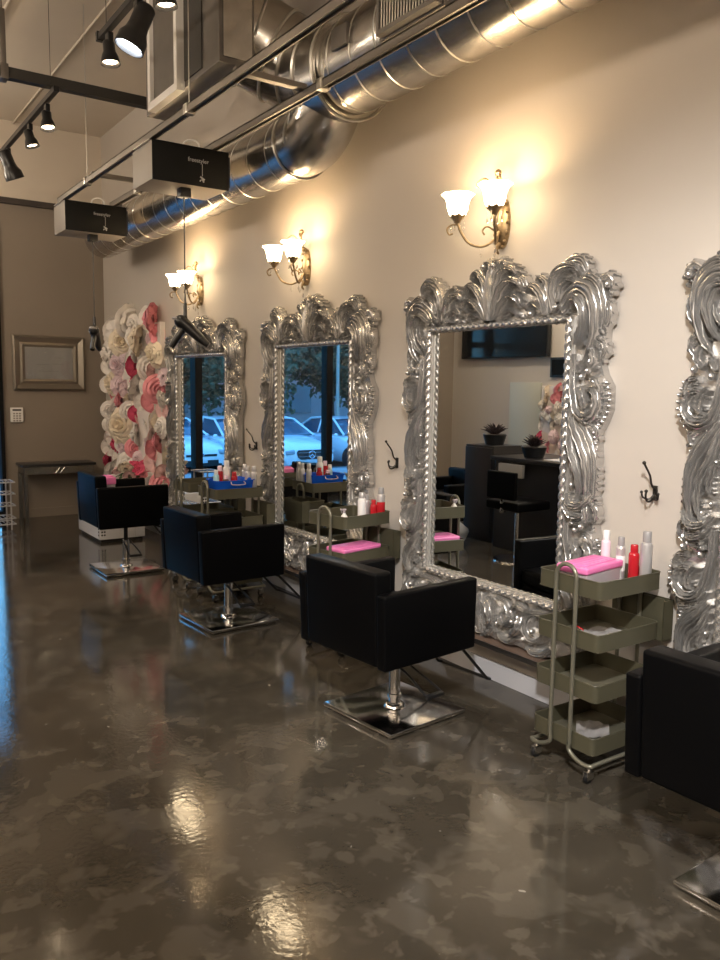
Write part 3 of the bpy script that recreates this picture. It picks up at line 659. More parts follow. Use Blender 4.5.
# second nearest trolley
bottle('small clear spray bottle beside the handle of a trolley', onT(T3, .05, .06), .019, .105, 'whitep', 'clearp', 'spray')
bottle('white silver-capped bottle on the trolley with the pink box below', onT(T3, .262, .13), .022, .165, 'whiteb', 'silverb')
bottle('slim silver bottle beside the small red one on the pink-box trolley', onT(T3, .300, .13), .016, .15, 'silverb', 'greycap')
bottle('small red bottle among silver ones on the trolley with the pink box below', onT(T3, .312, .085), .017, .125, 'red', 'red')
bottle('tall silver bottle with red lettering band on the trolley with the pink box below', onT(T3, .342, .055), .021, .195, 'silverb', 'greycap', band='red')
lidbox('lidded_box', 'long pink box on a second tray, just behind the chair in full view', onT(T3, .17, .10, .5225), .30, .15, .085, R3)
tag(one('red_comb_case', lambda b: bx(b, (0, 0, .012), (.16, .09, .022), .008), 'red', None, loc=onT(T3, .15, .20)), 'flat red case lying in the top tray of the trolley with the pink box below', 'case')
# trolley with blue basin
def basin(b):
    o = []
    for (sx, sy, z) in ((.125, .085, 0), (.135, .095, .01), (.15, .11, .115), (.158, .118, .118), (.158, .118, .112), (.153, .112, .110), (.145, .105, .110), (.130, .09, .014), (.12, .08, .010)):
        o.append([b.verts.new((sx*abs(math.cos(a))**.45*(1 if math.cos(a) > 0 else -1), sy*abs(math.sin(a))**.45*(1 if math.sin(a) > 0 else -1), z)) for a in [2*PI*(k+.5)/28 for k in range(28)]])
    for i in range(len(o)-1):
        for k in range(28): b.faces.new((o[i][k], o[i][(k+1) % 28], o[i+1][(k+1) % 28], o[i+1][k]))
    b.faces.new(o[0]); b.faces.new(o[-1])
bs = thing('plastic_basin', 'blue plastic basin on the top tray of the trolley by the farthest mirror', 'basin', onT(T2, .185, .155, .7265))
one('basin_body', basin, 'blue', bs); tag(one('basin_handle', lambda b: tube(b, [(-.05, -.112, .108), (-.045, -.135, .09), (.045, -.135, .09), (.05, -.112, .108)], .004, 8, 20), 'clearp', bs), 'clear plastic handle')
bz = .7425
for (x, y, r, h, m_, c_, l_) in ((.115, .20, .016, .115, 'tealb', 'whiteb', 'pale blue bottle with white cap standing in the blue basin'),
        (.15, .215, .018, .135, 'red', 'pinkb', 'rounded red bottle behind the brown one in the blue basin'),
        (.20, .21, .021, .16, 'whiteb', 'whiteb', 'tall white bottle standing in the blue basin'),
        (.165, .15, .017, .09, 'brownb', 'pinkb', 'small brown bottle in the blue basin'),
        (.235, .16, .018, .105, 'red', 'red', 'red bottle beside the tall white one in the blue basin')):
    bottle(l_, onT(T2, x-.02, y, bz), r*1.15, h*1.38, m_, c_)
for (y, h, l_) in ((.25, .155, 'silver can of three beside the blue basin, nearest the far wall'), (.20, .15, 'silver can in the middle of three beside the blue basin'), (.10, .155, 'silver can of three beside the blue basin, nearest the camera')):
    bottle(l_, onT(T2, .342, y), .0185, h*1.3, 'silverb', 'silverb')
tag(one('towel', lambda b: bx(b, (0, 0, .02), (.24, .16, .038), .014, 3), 'towel', None, loc=(T2[0]+.17, T2[1]+.15, .5225)), 'folded white towel on the second tray of the trolley with the blue basin', 'towel')
# pink lidded box on the farthest chair
lidbox('lidded_box', 'small pink-lidded clear box standing on the seat of the farthest chair', (1.99, 6.62, .5465), .13, .13, .20, math.radians(8))

# ================================================================= COAT HOOKS
def hook(y, z, label):
    h = thing('coat_hook', label, 'hook', (WX, y, z), PI, 'dark double wall hooks between the mirrors')
    def hk(b):
        lathe(b, [(.001, 0), (.014, .001), (.016, .005), (.010, .010), (.001, .012)], (0, 0, 0), 14, 'x', (.9, 1.9)) if False else bx(b, (.004, 0, 0), (.008, .022, .062), .004)
        tube(b, [(.006, 0, .015), (.03, 0, .035), (.045, 0, .075), (.075, 0, .112), (.085, 0, .125)], .0045, 8, 24); ball(b, (.087, 0, .128), .008)
        tube(b, [(.006, 0, -.01), (.03, 0, -.032), (.055, 0, -.030), (.066, 0, -.008), (.064, 0, .008)], .0045, 8, 24); ball(b, (.064, 0, .011), .0075)
        for q in (-1, 1):
            tube(b, [(.006, 0, -.005), (.02, q*.015, -.025), (.035, q*.035, -.02), (.04, q*.04, 0)], .004, 8, 18); ball(b, (.04, q*.04, .002), .0065)
    one('hook_body', hk, 'bronze', h)
hook(2.03, 1.085, 'dark metal double coat hook on the wall above the nearest trolley')
hook(3.80, 1.06, 'dark metal double coat hook left of the largest fully visible mirror')
hook(5.62, 1.04, 'dark metal double coat hook beside the mirror with the star-emblem car, by the basin trolley')

# ================================================================= CEILING: ducts, air handler, rails, hoists, track lights
def spiral(b, p0, axis, R, L_, pitch, r=.007, seg=24):
    n = int(L_/pitch*seg); pts = []
    for k in range(n):
        a = 2*PI*k/seg; s = L_*k/(n-1)
        pts.append((p0[0]+R*math.cos(a), p0[1]+s, p0[2]+R*math.sin(a)))
    tube(b, pts, r, 5)
D1 = thing('branch_duct', 'lower round galvanised duct running along the wall to the far corner', 'duct', (2.56, 4.3, 2.96))
def d1(b):
    tube(b, [(0, -.20, .50), (0, -.20, .24), (0, -.14, .10), (0, -.02, .02), (0, .12, 0)], .195, 32, 24)
    tube(b, [(0, .12, 0), (0, 4.1, 0)], .19, 40)
one('duct_body', d1, 'duct', D1)
one('spiral_seam', lambda b: spiral(b, (0, .12, 0), 'y', .19, 3.95, .24, .0035), 'seam', D1)
one('elbow_seams', lambda b: [tube(b, [Vector(c)+Matrix.Rotation(rx, 3, 'X') @ Vector((.199*math.cos(2*PI*k/32), 0, .199*math.sin(2*PI*k/32))) for k in range(32)], .007, 6, closed=True) for c, rx in (((0, -.195, .27), 1.45), ((0, -.15, .12), .95), ((0, -.03, .03), .45), ((0, .12, 0), 0))], 'seam', D1)
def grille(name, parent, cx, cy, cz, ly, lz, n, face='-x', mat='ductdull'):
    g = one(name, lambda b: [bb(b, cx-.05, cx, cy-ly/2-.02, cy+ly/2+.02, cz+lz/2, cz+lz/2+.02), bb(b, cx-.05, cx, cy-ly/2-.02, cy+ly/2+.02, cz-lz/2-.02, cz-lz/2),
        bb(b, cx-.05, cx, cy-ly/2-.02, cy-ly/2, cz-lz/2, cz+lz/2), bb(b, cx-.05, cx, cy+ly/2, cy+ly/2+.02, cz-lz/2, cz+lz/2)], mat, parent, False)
    one('grille_back', lambda b: bb(b, cx-.020, cx-.010, cy-ly/2, cy+ly/2, cz-lz/2, cz+lz/2), 'blackmet', g, False)
    one('louvre_bars', lambda b: [bx(b, (cx-.035, cy-ly/2+ly*(k+.5)/n, cz), (.022, .006, lz), 0, rot=(0, 0, .35)) for k in range(n)], 'seam', g, False)
    return g
grille('side_grille', D1, -.175, 3.15, .02, .34, .17, 14)
D2 = thing('main_duct', 'large round galvanised duct with side grille running along the top of the wall', 'duct', (2.55, 3.9, 3.23))
def d2(b): tube(b, [(0, -5.2, 0), (0, -.05, 0)], .235, 44)
one('duct_body', d2, 'duct', D2); one('spiral_seam', lambda b: spiral(b, (0, -5.1, 0), 'y', .235, 5.05, .21, .005), 'seam', D2)
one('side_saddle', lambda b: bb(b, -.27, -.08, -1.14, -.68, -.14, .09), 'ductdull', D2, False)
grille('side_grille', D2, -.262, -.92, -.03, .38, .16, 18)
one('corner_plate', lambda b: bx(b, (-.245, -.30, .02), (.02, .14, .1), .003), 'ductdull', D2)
EL = thing('duct_elbow', 'big segmented duct elbow joining the main duct to the air handler', 'duct', (2.55, 3.85, 3.23))
path = [(0, 0, 0), (0, .22, .03), (-.03, .42, .10), (-.14, .56, .20), (-.30, .63, .28), (-.46, .66, .32)]
one('elbow_body', lambda b: tube(b, path, .262, 40, 20), 'duct', EL)
def elr(b):
    C = catmull(path, 21)
    for i in (0, 4, 8, 12, 16, 20):
        d = (C[min(i+1, 20)]-C[max(i-1, 0)]).normalized(); u = d.orthogonal().normalized(); v = d.cross(u)
        tube(b, [C[i]+(u*math.cos(2*PI*k/36)+v*math.sin(2*PI*k/36))*.265 for k in range(36)], .009, 6, closed=True)
one('elbow_seams', elr, 'seam', EL)
AH = thing('air_handler', 'hanging sheet metal air handler box with white framed filter opening', 'air handler', (0, 0, 0))
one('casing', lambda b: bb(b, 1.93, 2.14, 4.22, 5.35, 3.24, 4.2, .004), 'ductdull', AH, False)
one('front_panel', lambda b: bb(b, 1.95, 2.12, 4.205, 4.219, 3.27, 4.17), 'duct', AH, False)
one('dark_recess_strip', lambda b: bb(b, 1.922, 1.931, 4.44, 4.69, 3.27, 4.17), 'darkpipe', AH, False)  # flat dark strip: the recess's darkness is put in by colour
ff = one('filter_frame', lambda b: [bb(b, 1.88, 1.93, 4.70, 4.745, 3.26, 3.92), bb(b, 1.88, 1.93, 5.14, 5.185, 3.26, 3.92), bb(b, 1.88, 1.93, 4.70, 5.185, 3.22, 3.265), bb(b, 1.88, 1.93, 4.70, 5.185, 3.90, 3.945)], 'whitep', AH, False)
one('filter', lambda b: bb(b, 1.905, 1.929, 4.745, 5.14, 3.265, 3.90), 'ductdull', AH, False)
for x in (1.95, 2.10):
    for y in (4.35, 5.25): one('hanger_strap', lambda b: bb(b, x, x+.02, y, y+.03, 4.19, 4.249), 'seam', AH, False)
# strut frame
RZ = 3.0
RF = thing('strut_rail_frame', 'pair of parallel steel strut rails hanging under the ducts with cross braces', 'rail frame', (0, 0, 0))
def chan(b, x, y0, y1, z):
    bb(b, x-.02, x-.014, y0, y1, z-.02, z+.02); bb(b, x+.014, x+.02, y0, y1, z-.02, z+.02); bb(b, x-.02, x+.02, y0, y1, z+.014, z+.02); bb(b, x-.013, x+.013, y0, y1, z-.01, z+.004)
one('long_rail', lambda b: chan(b, 1.81, -1.0, 7.10, RZ), 'rail', RF, False)
one('long_rail', lambda b: chan(b, 2.21, -1.0, 7.00, RZ), 'rail', RF, False)
for y in (1.2, 3.78, 6.2): one('cross_brace', lambda b: bb(b, 1.81, 2.21, y-.02, y+.02, RZ+.021, RZ+.05), 'rail', RF, False)
for i, (x, y) in enumerate(((1.81, 4.35), (2.21, 3.6), (1.81, 6.3), (2.21, 6.35), (1.81, 1.5), (2.21, 1.5))):
    one('hanger_rod', lambda b: tube(b, [(x, y, RZ+.02), (x, y, 3.0 if False else (CZ-.001 if x < 2 else 3.12))], .0035, 8), 'seam', RF)
    one('rail_clamp', lambda b: [bx(b, (x, y, RZ), (.055, .05, .055), .004)], 'seam', RF)
# dark square beam crossing + hanging bracket
bmz = 3.60
cb = thing('steel_crossbar', 'dark square steel bar hanging across the ceiling beneath the white panels', 'bar', (0, 0, 0))
one('bar_body', lambda b: bb(b, LX+.001, 2.35, 6.12, 6.19, bmz-.035, bmz+.035), 'darkpipe', cb, False)
one('hanger_bracket', lambda b: [bx(b, (1.22, 6.155, bmz+.22), (.035, .05, .38), .004), tube(b, [(1.22, 6.155, bmz+.4), (1.22, 6.155, CZ-.001)], .006, 8), bx(b, (1.22, 6.155, bmz), (.05, .10, .10), .004)], 'rail', cb)
# conduits under ceiling
for x, r in ((1.35, .012), (1.95, .010), (.2, .014)):
    tag(one('ceiling_conduit', lambda b: tube(b, [(x, BY, CZ-.016), (x, FY-.001, CZ-.016)], r, 8), 'ceil'), {1.35: 'thin painted conduit along the ceiling near the track lights', 1.95: 'thin painted conduit along the ceiling beside the air handler', .2: 'thicker painted conduit along the ceiling at far left'}[x], 'conduit')
for i, (x, y, z) in enumerate(((.95, 5.0, 1), (1.15, 6.2, 1), (1.58, 6.6, 1), (1.0, 7.4, 1))):
    pass
# track lights
def track(label, x, y0, y1, z):
    t = thing('light_track', label, 'light track', (x, 0, z), 0, 'black ceiling light tracks')
    one('track_bar', lambda b: bb(b, -.018, .018, y0, y1, -.018, .018, .002), 'blackmet', t, False)
    one('end_cap', lambda b: [bb(b, -.024, .024, y1-.02, y1+.012, -.024, .028, .003)], 'blackmet', t, False)
    one('suspension_wire', lambda b: [tube(b, [(0, y, .018), (0, y, CZ-z-.001)], .002, 5) for y in (y0+.15, y1-.12)], 'blackmet', t)
    return t
track('black ceiling light track at left under the dark crossbar with three lamp heads', 1.515, 5.95, 8.3, 3.5); track('black ceiling light track at top left holding the large bright spotlight', 1.515, 1.8, 4.95, 3.5)
TG = 'track spotlights'
hotmat = P('lit_cool_lens', (1, 1, 1), .3, emit=(.85, .92, 1.0), es=30); warmlens = P('lit_warm_lens', (1, 1, 1), .3, emit=(1, .75, .48), es=30)
MT['hot'] = hotmat; MT['warmlens'] = warmlens; MT['dimlens'] = P('dim_warm_lens', (1, 1, 1), .3, emit=(1, .8, .55), es=3)
def spothead(label, loc, aim, big, lens, energy, color, size=1.1):
    t = thing('track_spotlight', label, 'spotlight', loc, 0, TG)
    one('mount_stem', lambda b: [bx(b, (0, 0, -.04), (.03, .06, .05), .004), cyl(b, (0, 0, -.06), (0, 0, -.115), .008, 10)], 'blackmet', t)
    h = bpy.data.objects.new('lamp_head', None); COL.objects.link(h)
    k = 1.0 if big else .55
    q = Vector(aim).normalized().to_track_quat('Z', 'Y')
    def hd(b):
        pr = [(.001, -.10), (.035, -.098), (.045, -.085), (.045, .0), (.05, .03), (.066, .06), (.068, .11), (.064, .11), (.058, .07), (.03, .05), (.001, .05)] if big else [(.001, -.06), (.03, -.058), (.034, -.05), (.034, -.01), (.046, .012), (.055, .05), (.053, .05), (.04, .02), (.001, .015)]
        lathe(b, [(r*(1.15 if big else 1), z*1.15) for r, z in pr], (0, 0, 0), 28)
    bpy.data.objects.remove(h)
    hh = one('lamp_head', hd, 'blackplas', t); hh.location = (0, 0, -.14 if big else -.125); hh.rotation_euler = q.to_euler()
    z = .112 if big else .045; r = .064 if big else .044
    one('lens', lambda b: lathe(b, [(.001, z), (r*.8, z-.001), (r, z-.012), (r*.9, z-.022), (.001, z-.022)], (0, 0, 0), 24), lens, hh)
    if energy:
        l = bpy.data.lights.new('spot_lamp', 'SPOT'); l.energy = energy; l.color = color; l.spot_size = size; l.spot_blend = .7; l.shadow_soft_size = .05
        lo = bpy.data.objects.new('spot_lamp', l); COL.objects.link(lo); lo.parent = hh; lo.location = (0, 0, z+.03); lo.rotation_euler = (PI, 0, 0)
    return t
spothead('large black track spotlight with bright white lens, biggest of the upper left lamps', (1.515, 4.30, 3.482), (-.42, .10, -1), True, 'hot', 90, (.95, .96, 1), 1.3)
spothead('small lit warm track lamp beside the large white spotlight', (1.515, 4.78, 3.482), (.05, -.1, -1), False, 'warmlens', 40, (1, .80, .58))
spothead('small lit warm lamp at the very top edge, above the air handler', (1.515, 3.92, 3.482), (.1, .0, -1), False, 'warmlens', 40, (1, .80, .58))
spothead('lit warm track lamp nearest the crossbar on the left track', (1.515, 6.22, 3.482), (.05, -.2, -1), False, 'warmlens', 35, (1, .80, .58))
spothead('small angled warm lamp in the middle of the left track', (1.515, 6.75, 3.482), (.25, -.1, -1), False, 'warmlens', 25, (1, .80, .58))
spothead('large black unlit-looking spotlight at the left edge of the left track', (1.515, 7.55, 3.482), (.35, .1, -.8), True, 'dimlens', 0, WARM)
# dryer hoists
def hoist(y, label, dlabel, zdry, yawd):
    t = thing('dryer_hoist', label, 'hoist box', (2.05, y, 2.859), 0, 'black-faced dryer hoist boxes under the rails')
    one('case', lambda b: bb(b, -.25, .25, .006, .36, -.115, .115, .004), 'hoist', t)
    one('front_panel', lambda b: bb(b, -.252, .252, -.004, .006, -.118, .118, .003), 'hoistface', t)
    textmesh('lettering', 'freestyler', .036, 'logo', t, (.045, -.0045, .035), (PI/2, 0, 0), .0004)
    def em(b):
        bb(b, .069, .072, -.006, -.004, -.055, .018)
        bx(b, (.071, -.0052, -.068), (.034, .002, .009), 0, rot=(0, .5, 0)); bx(b, (.074, -.0052, -.080), (.009, .002, .026), 0, rot=(0, -.5, 0)); bx(b, (.058, -.0052, -.083), (.007, .002, .014), 0, rot=(0, .7, 0))
    one('dryer_emblem', em, 'logo', t, False)
    one('cord_outlet', lambda b: bb(b, -.035, .035, .09, .16, -.17, -.115, .004), 'blackplas', t)
    for x in (-.235, .16): one('rail_bracket', lambda b: bb(b, x-.03, x+.03, .02, .30, .1151, .119, 0), 'seam', t, False)
    one('power_lead', lambda b: tube(b, [(.10, .1, .116), (.09, .1, .17), (.05, .12, .19), (.01, .14, .17), (.0, .16, .116)], .006, 8, 24), 'whitep', t)
    one('side_latch', lambda b: [bb(b, .253, .262, .0, .012, -.10, .09)], 'blackplas', t)
    dz = zdry-2.865
    one('cord', lambda b: tube(b, [(0, .125, -.17), (0, .125, dz+.172)], .0045, 8), 'blackplas', t)
    d = thing('hair_dryer', dlabel, 'hair dryer', (2.05, y+.125, zdry), yawd, 'black hair dryers hanging from the hoists')
    one('plug_sleeve', lambda b: lathe(b, [(.001, .215), (.009, .213), (.012, .19), (.012, .13), (.016, .11), (.010, .09), (.001, .088)], (0, 0, -.045), 14), 'blackplas', d)
    # dryer hangs by its handle end: handle down-left, barrel down-right
    one('barrel', lambda b: [tube(b, [(-.03, 0, .05), (0, 0, .03), (.05, 0, -.015), (.10, 0, -.06)], lambda t_: .044-.014*t_, 20, 20), ball(b, (-.03, 0, .05), .043)], 'blackplas', d)
    one('nozzle', lambda b: tube(b, [(.095, 0, -.055), (.125, 0, -.082), (.15, 0, -.102)], lambda t_: .029-.010*t_, 18, 10), 'blackmet', d)
    one('handle', lambda b: tube(b, [(.0, 0, .02), (-.03, 0, -.02), (-.065, 0, -.07), (-.095, 0, -.115)], lambda t_: .020+.003*math.sin(PI*t_), 14, 16), 'blackplas', d)
    one('rear_filter', lambda b: lathe(b, [(.001, .0), (.03, .002), (.034, .012), (.03, .02), (.001, .021)], (-.055, 0, .058), 20, 'z'), 'greycap', d)
    return t
hoist(4.90, 'black-faced hoist box under the rails, nearer and higher in the photo', 'black hair dryer hanging in front of the farthest mirror', 1.86, math.radians(-35))
hoist(6.90, 'black-faced hoist box at the far end of the rails, lower in the photo', 'black hair dryer hanging in front of the far wall and flower panel', 1.90, math.radians(60))

# ================================================================= FAR CORNER
pf = thing('framed_certificate', 'framed certificate with wide pewter frame on the taupe far wall', 'picture frame', (2.245, FY-.001, 1.72))
def molding(b, w0, h0, w1, h1, d0, d1):
    for (a, c) in ((1, 0),):
        o = [(-w0, -h0), (w0, -h0), (w0, h0), (-w0, h0)]; i = [(-w1, -h1), (w1, -h1), (w1, h1), (-w1, h1)]
        A = [b.verts.new((x, -d0, z)) for x, z in o]; B = [b.verts.new((x, -d1, z)) for x, z in i]; A0 = [b.verts.new((x, 0, z)) for x, z in o]; B0 = [b.verts.new((x, 0, z)) for x, z in i]
        for k in range(4):
            j = (k+1) % 4; b.faces.new((A[k], A[j], B[j], B[k])); b.faces.new((A0[k], A0[j], A[j], A[k])); b.faces.new((B0[k], B[k], B[j], B0[j])); b.faces.new((A0[k], B0[k], B0[j], A0[j]))
def pfm(b):
    molding(b, .385, .30, .365, .28, .030, .042); molding(b, .3645, .2795, .31, .225, .040, .018); molding(b, .3095, .2245, .285, .20, .022, .026); molding(b, .2845, .1995, .255, .175, .016, .010)
one('frame_moulding', pfm, 'pewter', pf, False); one('paper', lambda b: bb(b, -.255, .255, -.008, -.004, -.175, .175), 'paper', pf, False)
one('glazing', lambda b: bb(b, -.255, .255, -.0105, -.009, -.175, .175), 'glass', pf, False)
MT['ptext'] = P('certificate_print', (.50, .40, .34), .6)
one('printed_lines', lambda b: [bb(b, a, c, -.0086, -.0081, z, z+.006) for a, c, z in ((.06, .15, .06), (-.12, .10, -.09), (-.14, .0, -.02), (.02, .16, -.01))], 'ptext', pf, False)
kp = thing('alarm_keypad', 'small white alarm keypad on the taupe far wall under the certificate', 'keypad', (1.885, FY-.001, 1.15))
one('keypad_case', lambda b: bx(b, (0, -.014, 0), (.13, .027, .16), .006), 'whitep', kp)
one('keypad_display', lambda b: bb(b, -.045, .045, -.0295, -.0276, .045, .063), 'blackplas', kp, False)
for i in range(3):
    for j in range(4): one('keypad_button', lambda b: bx(b, (-.03+.03*i, -.029, .015-.026*j), (.02, .004, .015), .001), 'hoist', kp)
ct = thing('console_table', 'slim mirrored console table with dark top against the taupe far wall', 'table', (2.24, 9.24, 0))
MT['consolemetal'] = P('aged_mirror_metal', (.22, .21, .18), .25, metal=.9)
one('tabletop', lambda b: bb(b, -.39, .39, -.17, .17, .60, .63, .004), 'darkwood', ct)
one('apron', lambda b: [bb(b, -.37, .37, -.16, .16, .52, .5995, .002)], 'consolemetal', ct, False)
for x in (-.355, .355):
    for y in (-.145, .145): one('leg', lambda b: bb(b, x-.018, x+.018, y-.018, y+.018, 0, .52, .002), 'consolemetal', ct, False)
one('lattice', lambda b: [tube(b, [(-.05, -.164, .53), (.0, -.164, .59)], .004, 6), tube(b, [(.0, -.164, .53), (.05, -.164, .59)], .004, 6)], 'chrome', ct)
wr = thing('wire_rack', 'silver wire rack with four bars cut off by the left edge of the photo', 'rack', (1.58, 8.85, 0))
for x in (-.10, .08):
    for y in (-.12, .12): one('upright', lambda b: tube(b, [(x, y, 0), (x, y, .50)], .008, 8), 'silverb', wr)
for z in (.06, .12, .25, .37, .49):
    one('wire_shelf', lambda b: [tube(b, [(-.14, -.13, z), (.12, -.13, z), (.12, .13, z), (-.14, .13, z)], .007, 8, closed=True)]+[tube(b, [(-.14+.26*k/6, -.13, z), (-.14+.26*k/6, .13, z)], .003, 6) for k in range(1, 6)], 'silverb', wr)
# white bench
wb = thing('white_bench', 'low white bench with black studded corner behind the farthest chair', 'bench', (2.53, 7.93, 0))
one('bench_body', lambda b: bb(b, -.32, .12, -.36, .36, .03, .42, .008), 'white', wb); one('plinth', lambda b: bb(b, -.30, .10, -.34, .34, 0, .031), 'darkwood', wb, False)
one('corner_studs', lambda b: [ball(b, (-.318+dx, -.362, .075+.03*k), .009, (1, .6, 1), 8) for k in range(11) for dx in (.022, .046)]+[ball(b, (-.323, -.34, .075+.03*k), .009, (.6, 1, 1), 8) for k in range(11)], 'blackplas', wb)
one('panel_line', lambda b: [bb(b, .02, .025, -.3612, -.3598, .04, .41)], 'base', wb, False)
# roses
def rosebm(b, R, seedv, kind):
    r_ = random.Random(seedv)
    rings = [(.95, .10, 7, .42), (.72, .24, 6, .36), (.48, .36, 5, .28), (.26, .44, 4, .20)] if kind == 'rose' else [(.9, .10, 9, .30), (.75, .22, 9, .30), (.58, .33, 8, .27), (.4, .42, 7, .24), (.2, .48, 5, .2)]
    for (rad, hgt, n, wd) in rings:
        off = r_.random()*6
        for k in range(n):
            a = off+2*PI*k/n+r_.uniform(-.1, .1); ca, sa = math.cos(a), math.sin(a); V = []
            for i in range(5):
                u = i/4; row = []
                for j in range(5):
                    s = (j/4-.5)*2; ww = wd*(.35+.9*math.sin(PI*(.15+.6*u)))*s; rr = rad*(.25+.75*u)-.10*s*s; cup = hgt*1.25*(.3+.8*math.sin(PI*.55*u))+.10*(1-s*s)*(u < .95)+r_.uniform(-.03, .03)+.05*math.sin(9*s+k*2)*u
                    if u > .9: cup -= .05
                    row.append(b.verts.new(Vector((rr*ca-ww*sa, rr*sa+ww*ca, cup))*R))
                V.append(row)
            for i in range(4):
                for j in range(4): b.faces.new((V[i][j], V[i+1][j], V[i+1][j+1], V[i][j+1]))
    ball(b, (0, 0, .36*R), .16*R, (1, 1, 1), 8)
rose_me = {}
for nm in ('white', 'cream', 'pink', 'blush', 'hot', 'lilac'):
    b = bmesh.new(); rosebm(b, 1.0, hash(nm) % 97 if False else len(nm)*7, 'rose' if nm not in ('lilac', 'cream') else 'pom'); o = fin('rose', b, 'p_'+nm); rose_me[nm] = o.data; bpy.data.objects.remove(o)
def rose(name, parent, loc, R, colr, eul):
    o = bpy.data.objects.new(name, rose_me[colr]); COL.objects.link(o); o.parent = parent; o.location = loc; o.scale = (R, R, R); o.rotation_euler = eul; return o
fp = thing('flower_wall_panel', 'tall panel covered with white, cream and pink paper roses beside the farthest mirror', 'flower panel', (WX-.002, 8.33, -.04))
one('panel_back', lambda b: bb(b, -.05, 0, -.80, .80, .44, 2.14, .004), 'panelw', fp, False)
fr_ = random.Random(11); placed = []
feat = [(-.62, 2.17, .17, 'pink'), (-.40, 2.20, .13, 'white'), (-.66, 2.02, .11, 'pink'), (.10, 2.20, .20, 'white'), (.45, 2.10, .18, 'white'), (-.30, 1.98, .20, 'cream'), (.22, 1.98, .19, 'cream'), (-.68, 1.82, .15, 'cream'),
        (.64, 1.88, .17, 'white'), (-.12, 1.72, .14, 'hot'), (.12, 1.62, .14, 'hot'), (-.42, 1.70, .14, 'white'), (-.20, 1.50, .17, 'white'), (-.66, 1.50, .16, 'pink'), (-.55, 1.38, .13, 'pink'), (-.74, 1.40, .10, 'white'),
        (.52, 1.55, .17, 'cream'), (.62, 1.35, .16, 'pink'), (.35, 1.75, .15, 'lilac'), (.36, 1.52, .14, 'lilac'), (.30, 1.36, .13, 'pink'), (.10, 1.26, .13, 'white'), (-.10, 1.24, .10, 'hot'), (.55, 1.12, .22, 'white'), (.20, 1.10, .25, 'cream'),
        (-.48, 1.14, .24, 'white'), (-.15, 1.02, .13, 'white'), (-.74, 1.00, .13, 'pink'), (-.60, .92, .13, 'pink'), (.48, .88, .12, 'hot'), (.70, .84, .12, 'white'), (.22, .86, .13, 'lilac'), (-.05, .88, .12, 'pink'), (-.32, .90, .13, 'white'),
        (-.62, .76, .19, 'blush'), (-.42, .66, .16, 'hot'), (-.72, .56, .15, 'pink'), (.74, .68, .12, 'hot'), (.42, .60, .16, 'white'), (.12, .68, .17, 'white'), (-.10, .66, .14, 'white'), (.62, .54, .14, 'white'), (.30, .48, .14, 'white'), (-.02, .50, .16, 'white'), (-.30, .46, .15, 'white'), (-.55, .45, .15, 'white'), (-.76, .44, .11, 'white')]
for y, z, R, c_ in feat:
    z = max(z, .47+R*.55)
    placed.append((y, z, R)); rose('rose', fp, (-.06, y*1.10, z), R*.98, c_, (fr_.uniform(-.25, .25), -PI/2+fr_.uniform(-.25, .25), fr_.uniform(0, 6)))
cnt = 0
for k in range(900):
    if cnt >= 46: break
    y, z, R = fr_.uniform(-.80, .78), fr_.uniform(.44, 2.16), fr_.uniform(.075, .105)
    if all((y-a)**2+(z-c)**2 > (.62*r+.5*R)**2 for a, c, r in placed):
        placed.append((y, z, R)); cnt += 1
        rose('rose', fp, (-.055, y*1.08, z), R*1.2, fr_.choice(['white', 'white', 'cream', 'white', 'lilac', 'blush']), (fr_.uniform(-.3, .3), -PI/2+fr_.uniform(-.3, .3), fr_.uniform(0, 6)))
# bouquet on the bench
bq = thing('rose_bouquet', 'small bouquet of cream, red and pink roses in a white vase on the low bench', 'bouquet', (2.53, 7.66, .42))
one('vase', lambda b: lathe(b, [(.001, 0), (.045, .002), (.05, .02), (.06, .12), (.052, .17), (.045, .17), (.001, .10)], (0, 0, 0), 20), 'whitep', bq)
one('leaves', lambda b: [bx(b, (.07*math.cos(a)*k, .07*math.sin(a)*k, .17+.03*k), (.07, .035, .004), 0, rot=(0, .5, a)) for k in (.9, 1.3) for a in [i*.8+k for i in range(8)]], 'leaf', bq, False)
for (x, y, z, R, c_) in ((-.04, -.05, .24, .075, 'cream'), (.05, -.09, .23, .06, 'hot'), (.0, .05, .25, .06, 'cream'), (-.07, .05, .21, .055, 'blush'), (.06, .02, .26, .06, 'hot'), (-.03, -.10, .18, .055, 'blush'), (.09, -.02, .19, .06, 'pink')):
    rose('rose', bq, (x*1.2, y*1.2, z+.03), R*1.25, c_, (-.6 if y < 0 else .4, -.5, x*30))

# ================================================================= OPPOSITE SIDE (seen in the mirrors)
tvo = thing('wall_television', 'wide black television high on the opposite wall, seen in the largest visible mirror', 'television', (LX+.001, 8.32, 2.39))
one('tv_case', lambda b: bb(b, .03, .09, -.85, .85, -.45, .45, .008), 'tvb', tvo); one('tv_panel', lambda b: bb(b, .0905, .093, -.83, .83, -.43, .43), 'tv', tvo, False); one('wall_bracket', lambda b: bb(b, 0, .031, -.2, .2, -.15, .15), 'blackmet', tvo, False)
gp = tag(one('green_panel', lambda b: bb(b, LX+.001, LX+.03, 7.62, 8.2, .2, 1.60, .003), 'greenp'), 'plain pale green panel on the opposite wall beside the smaller flower panel, seen in mirror', 'panel')
fp2 = thing('flower_wall_panel', 'smaller rose-covered panel on the opposite wall, seen in the largest visible mirror', 'flower panel', (LX+.002, 7.18, 0))
one('panel_back', lambda b: bb(b, 0, .05, -.40, .40, .50, 1.56), 'panelw', fp2, False)
pl2 = []
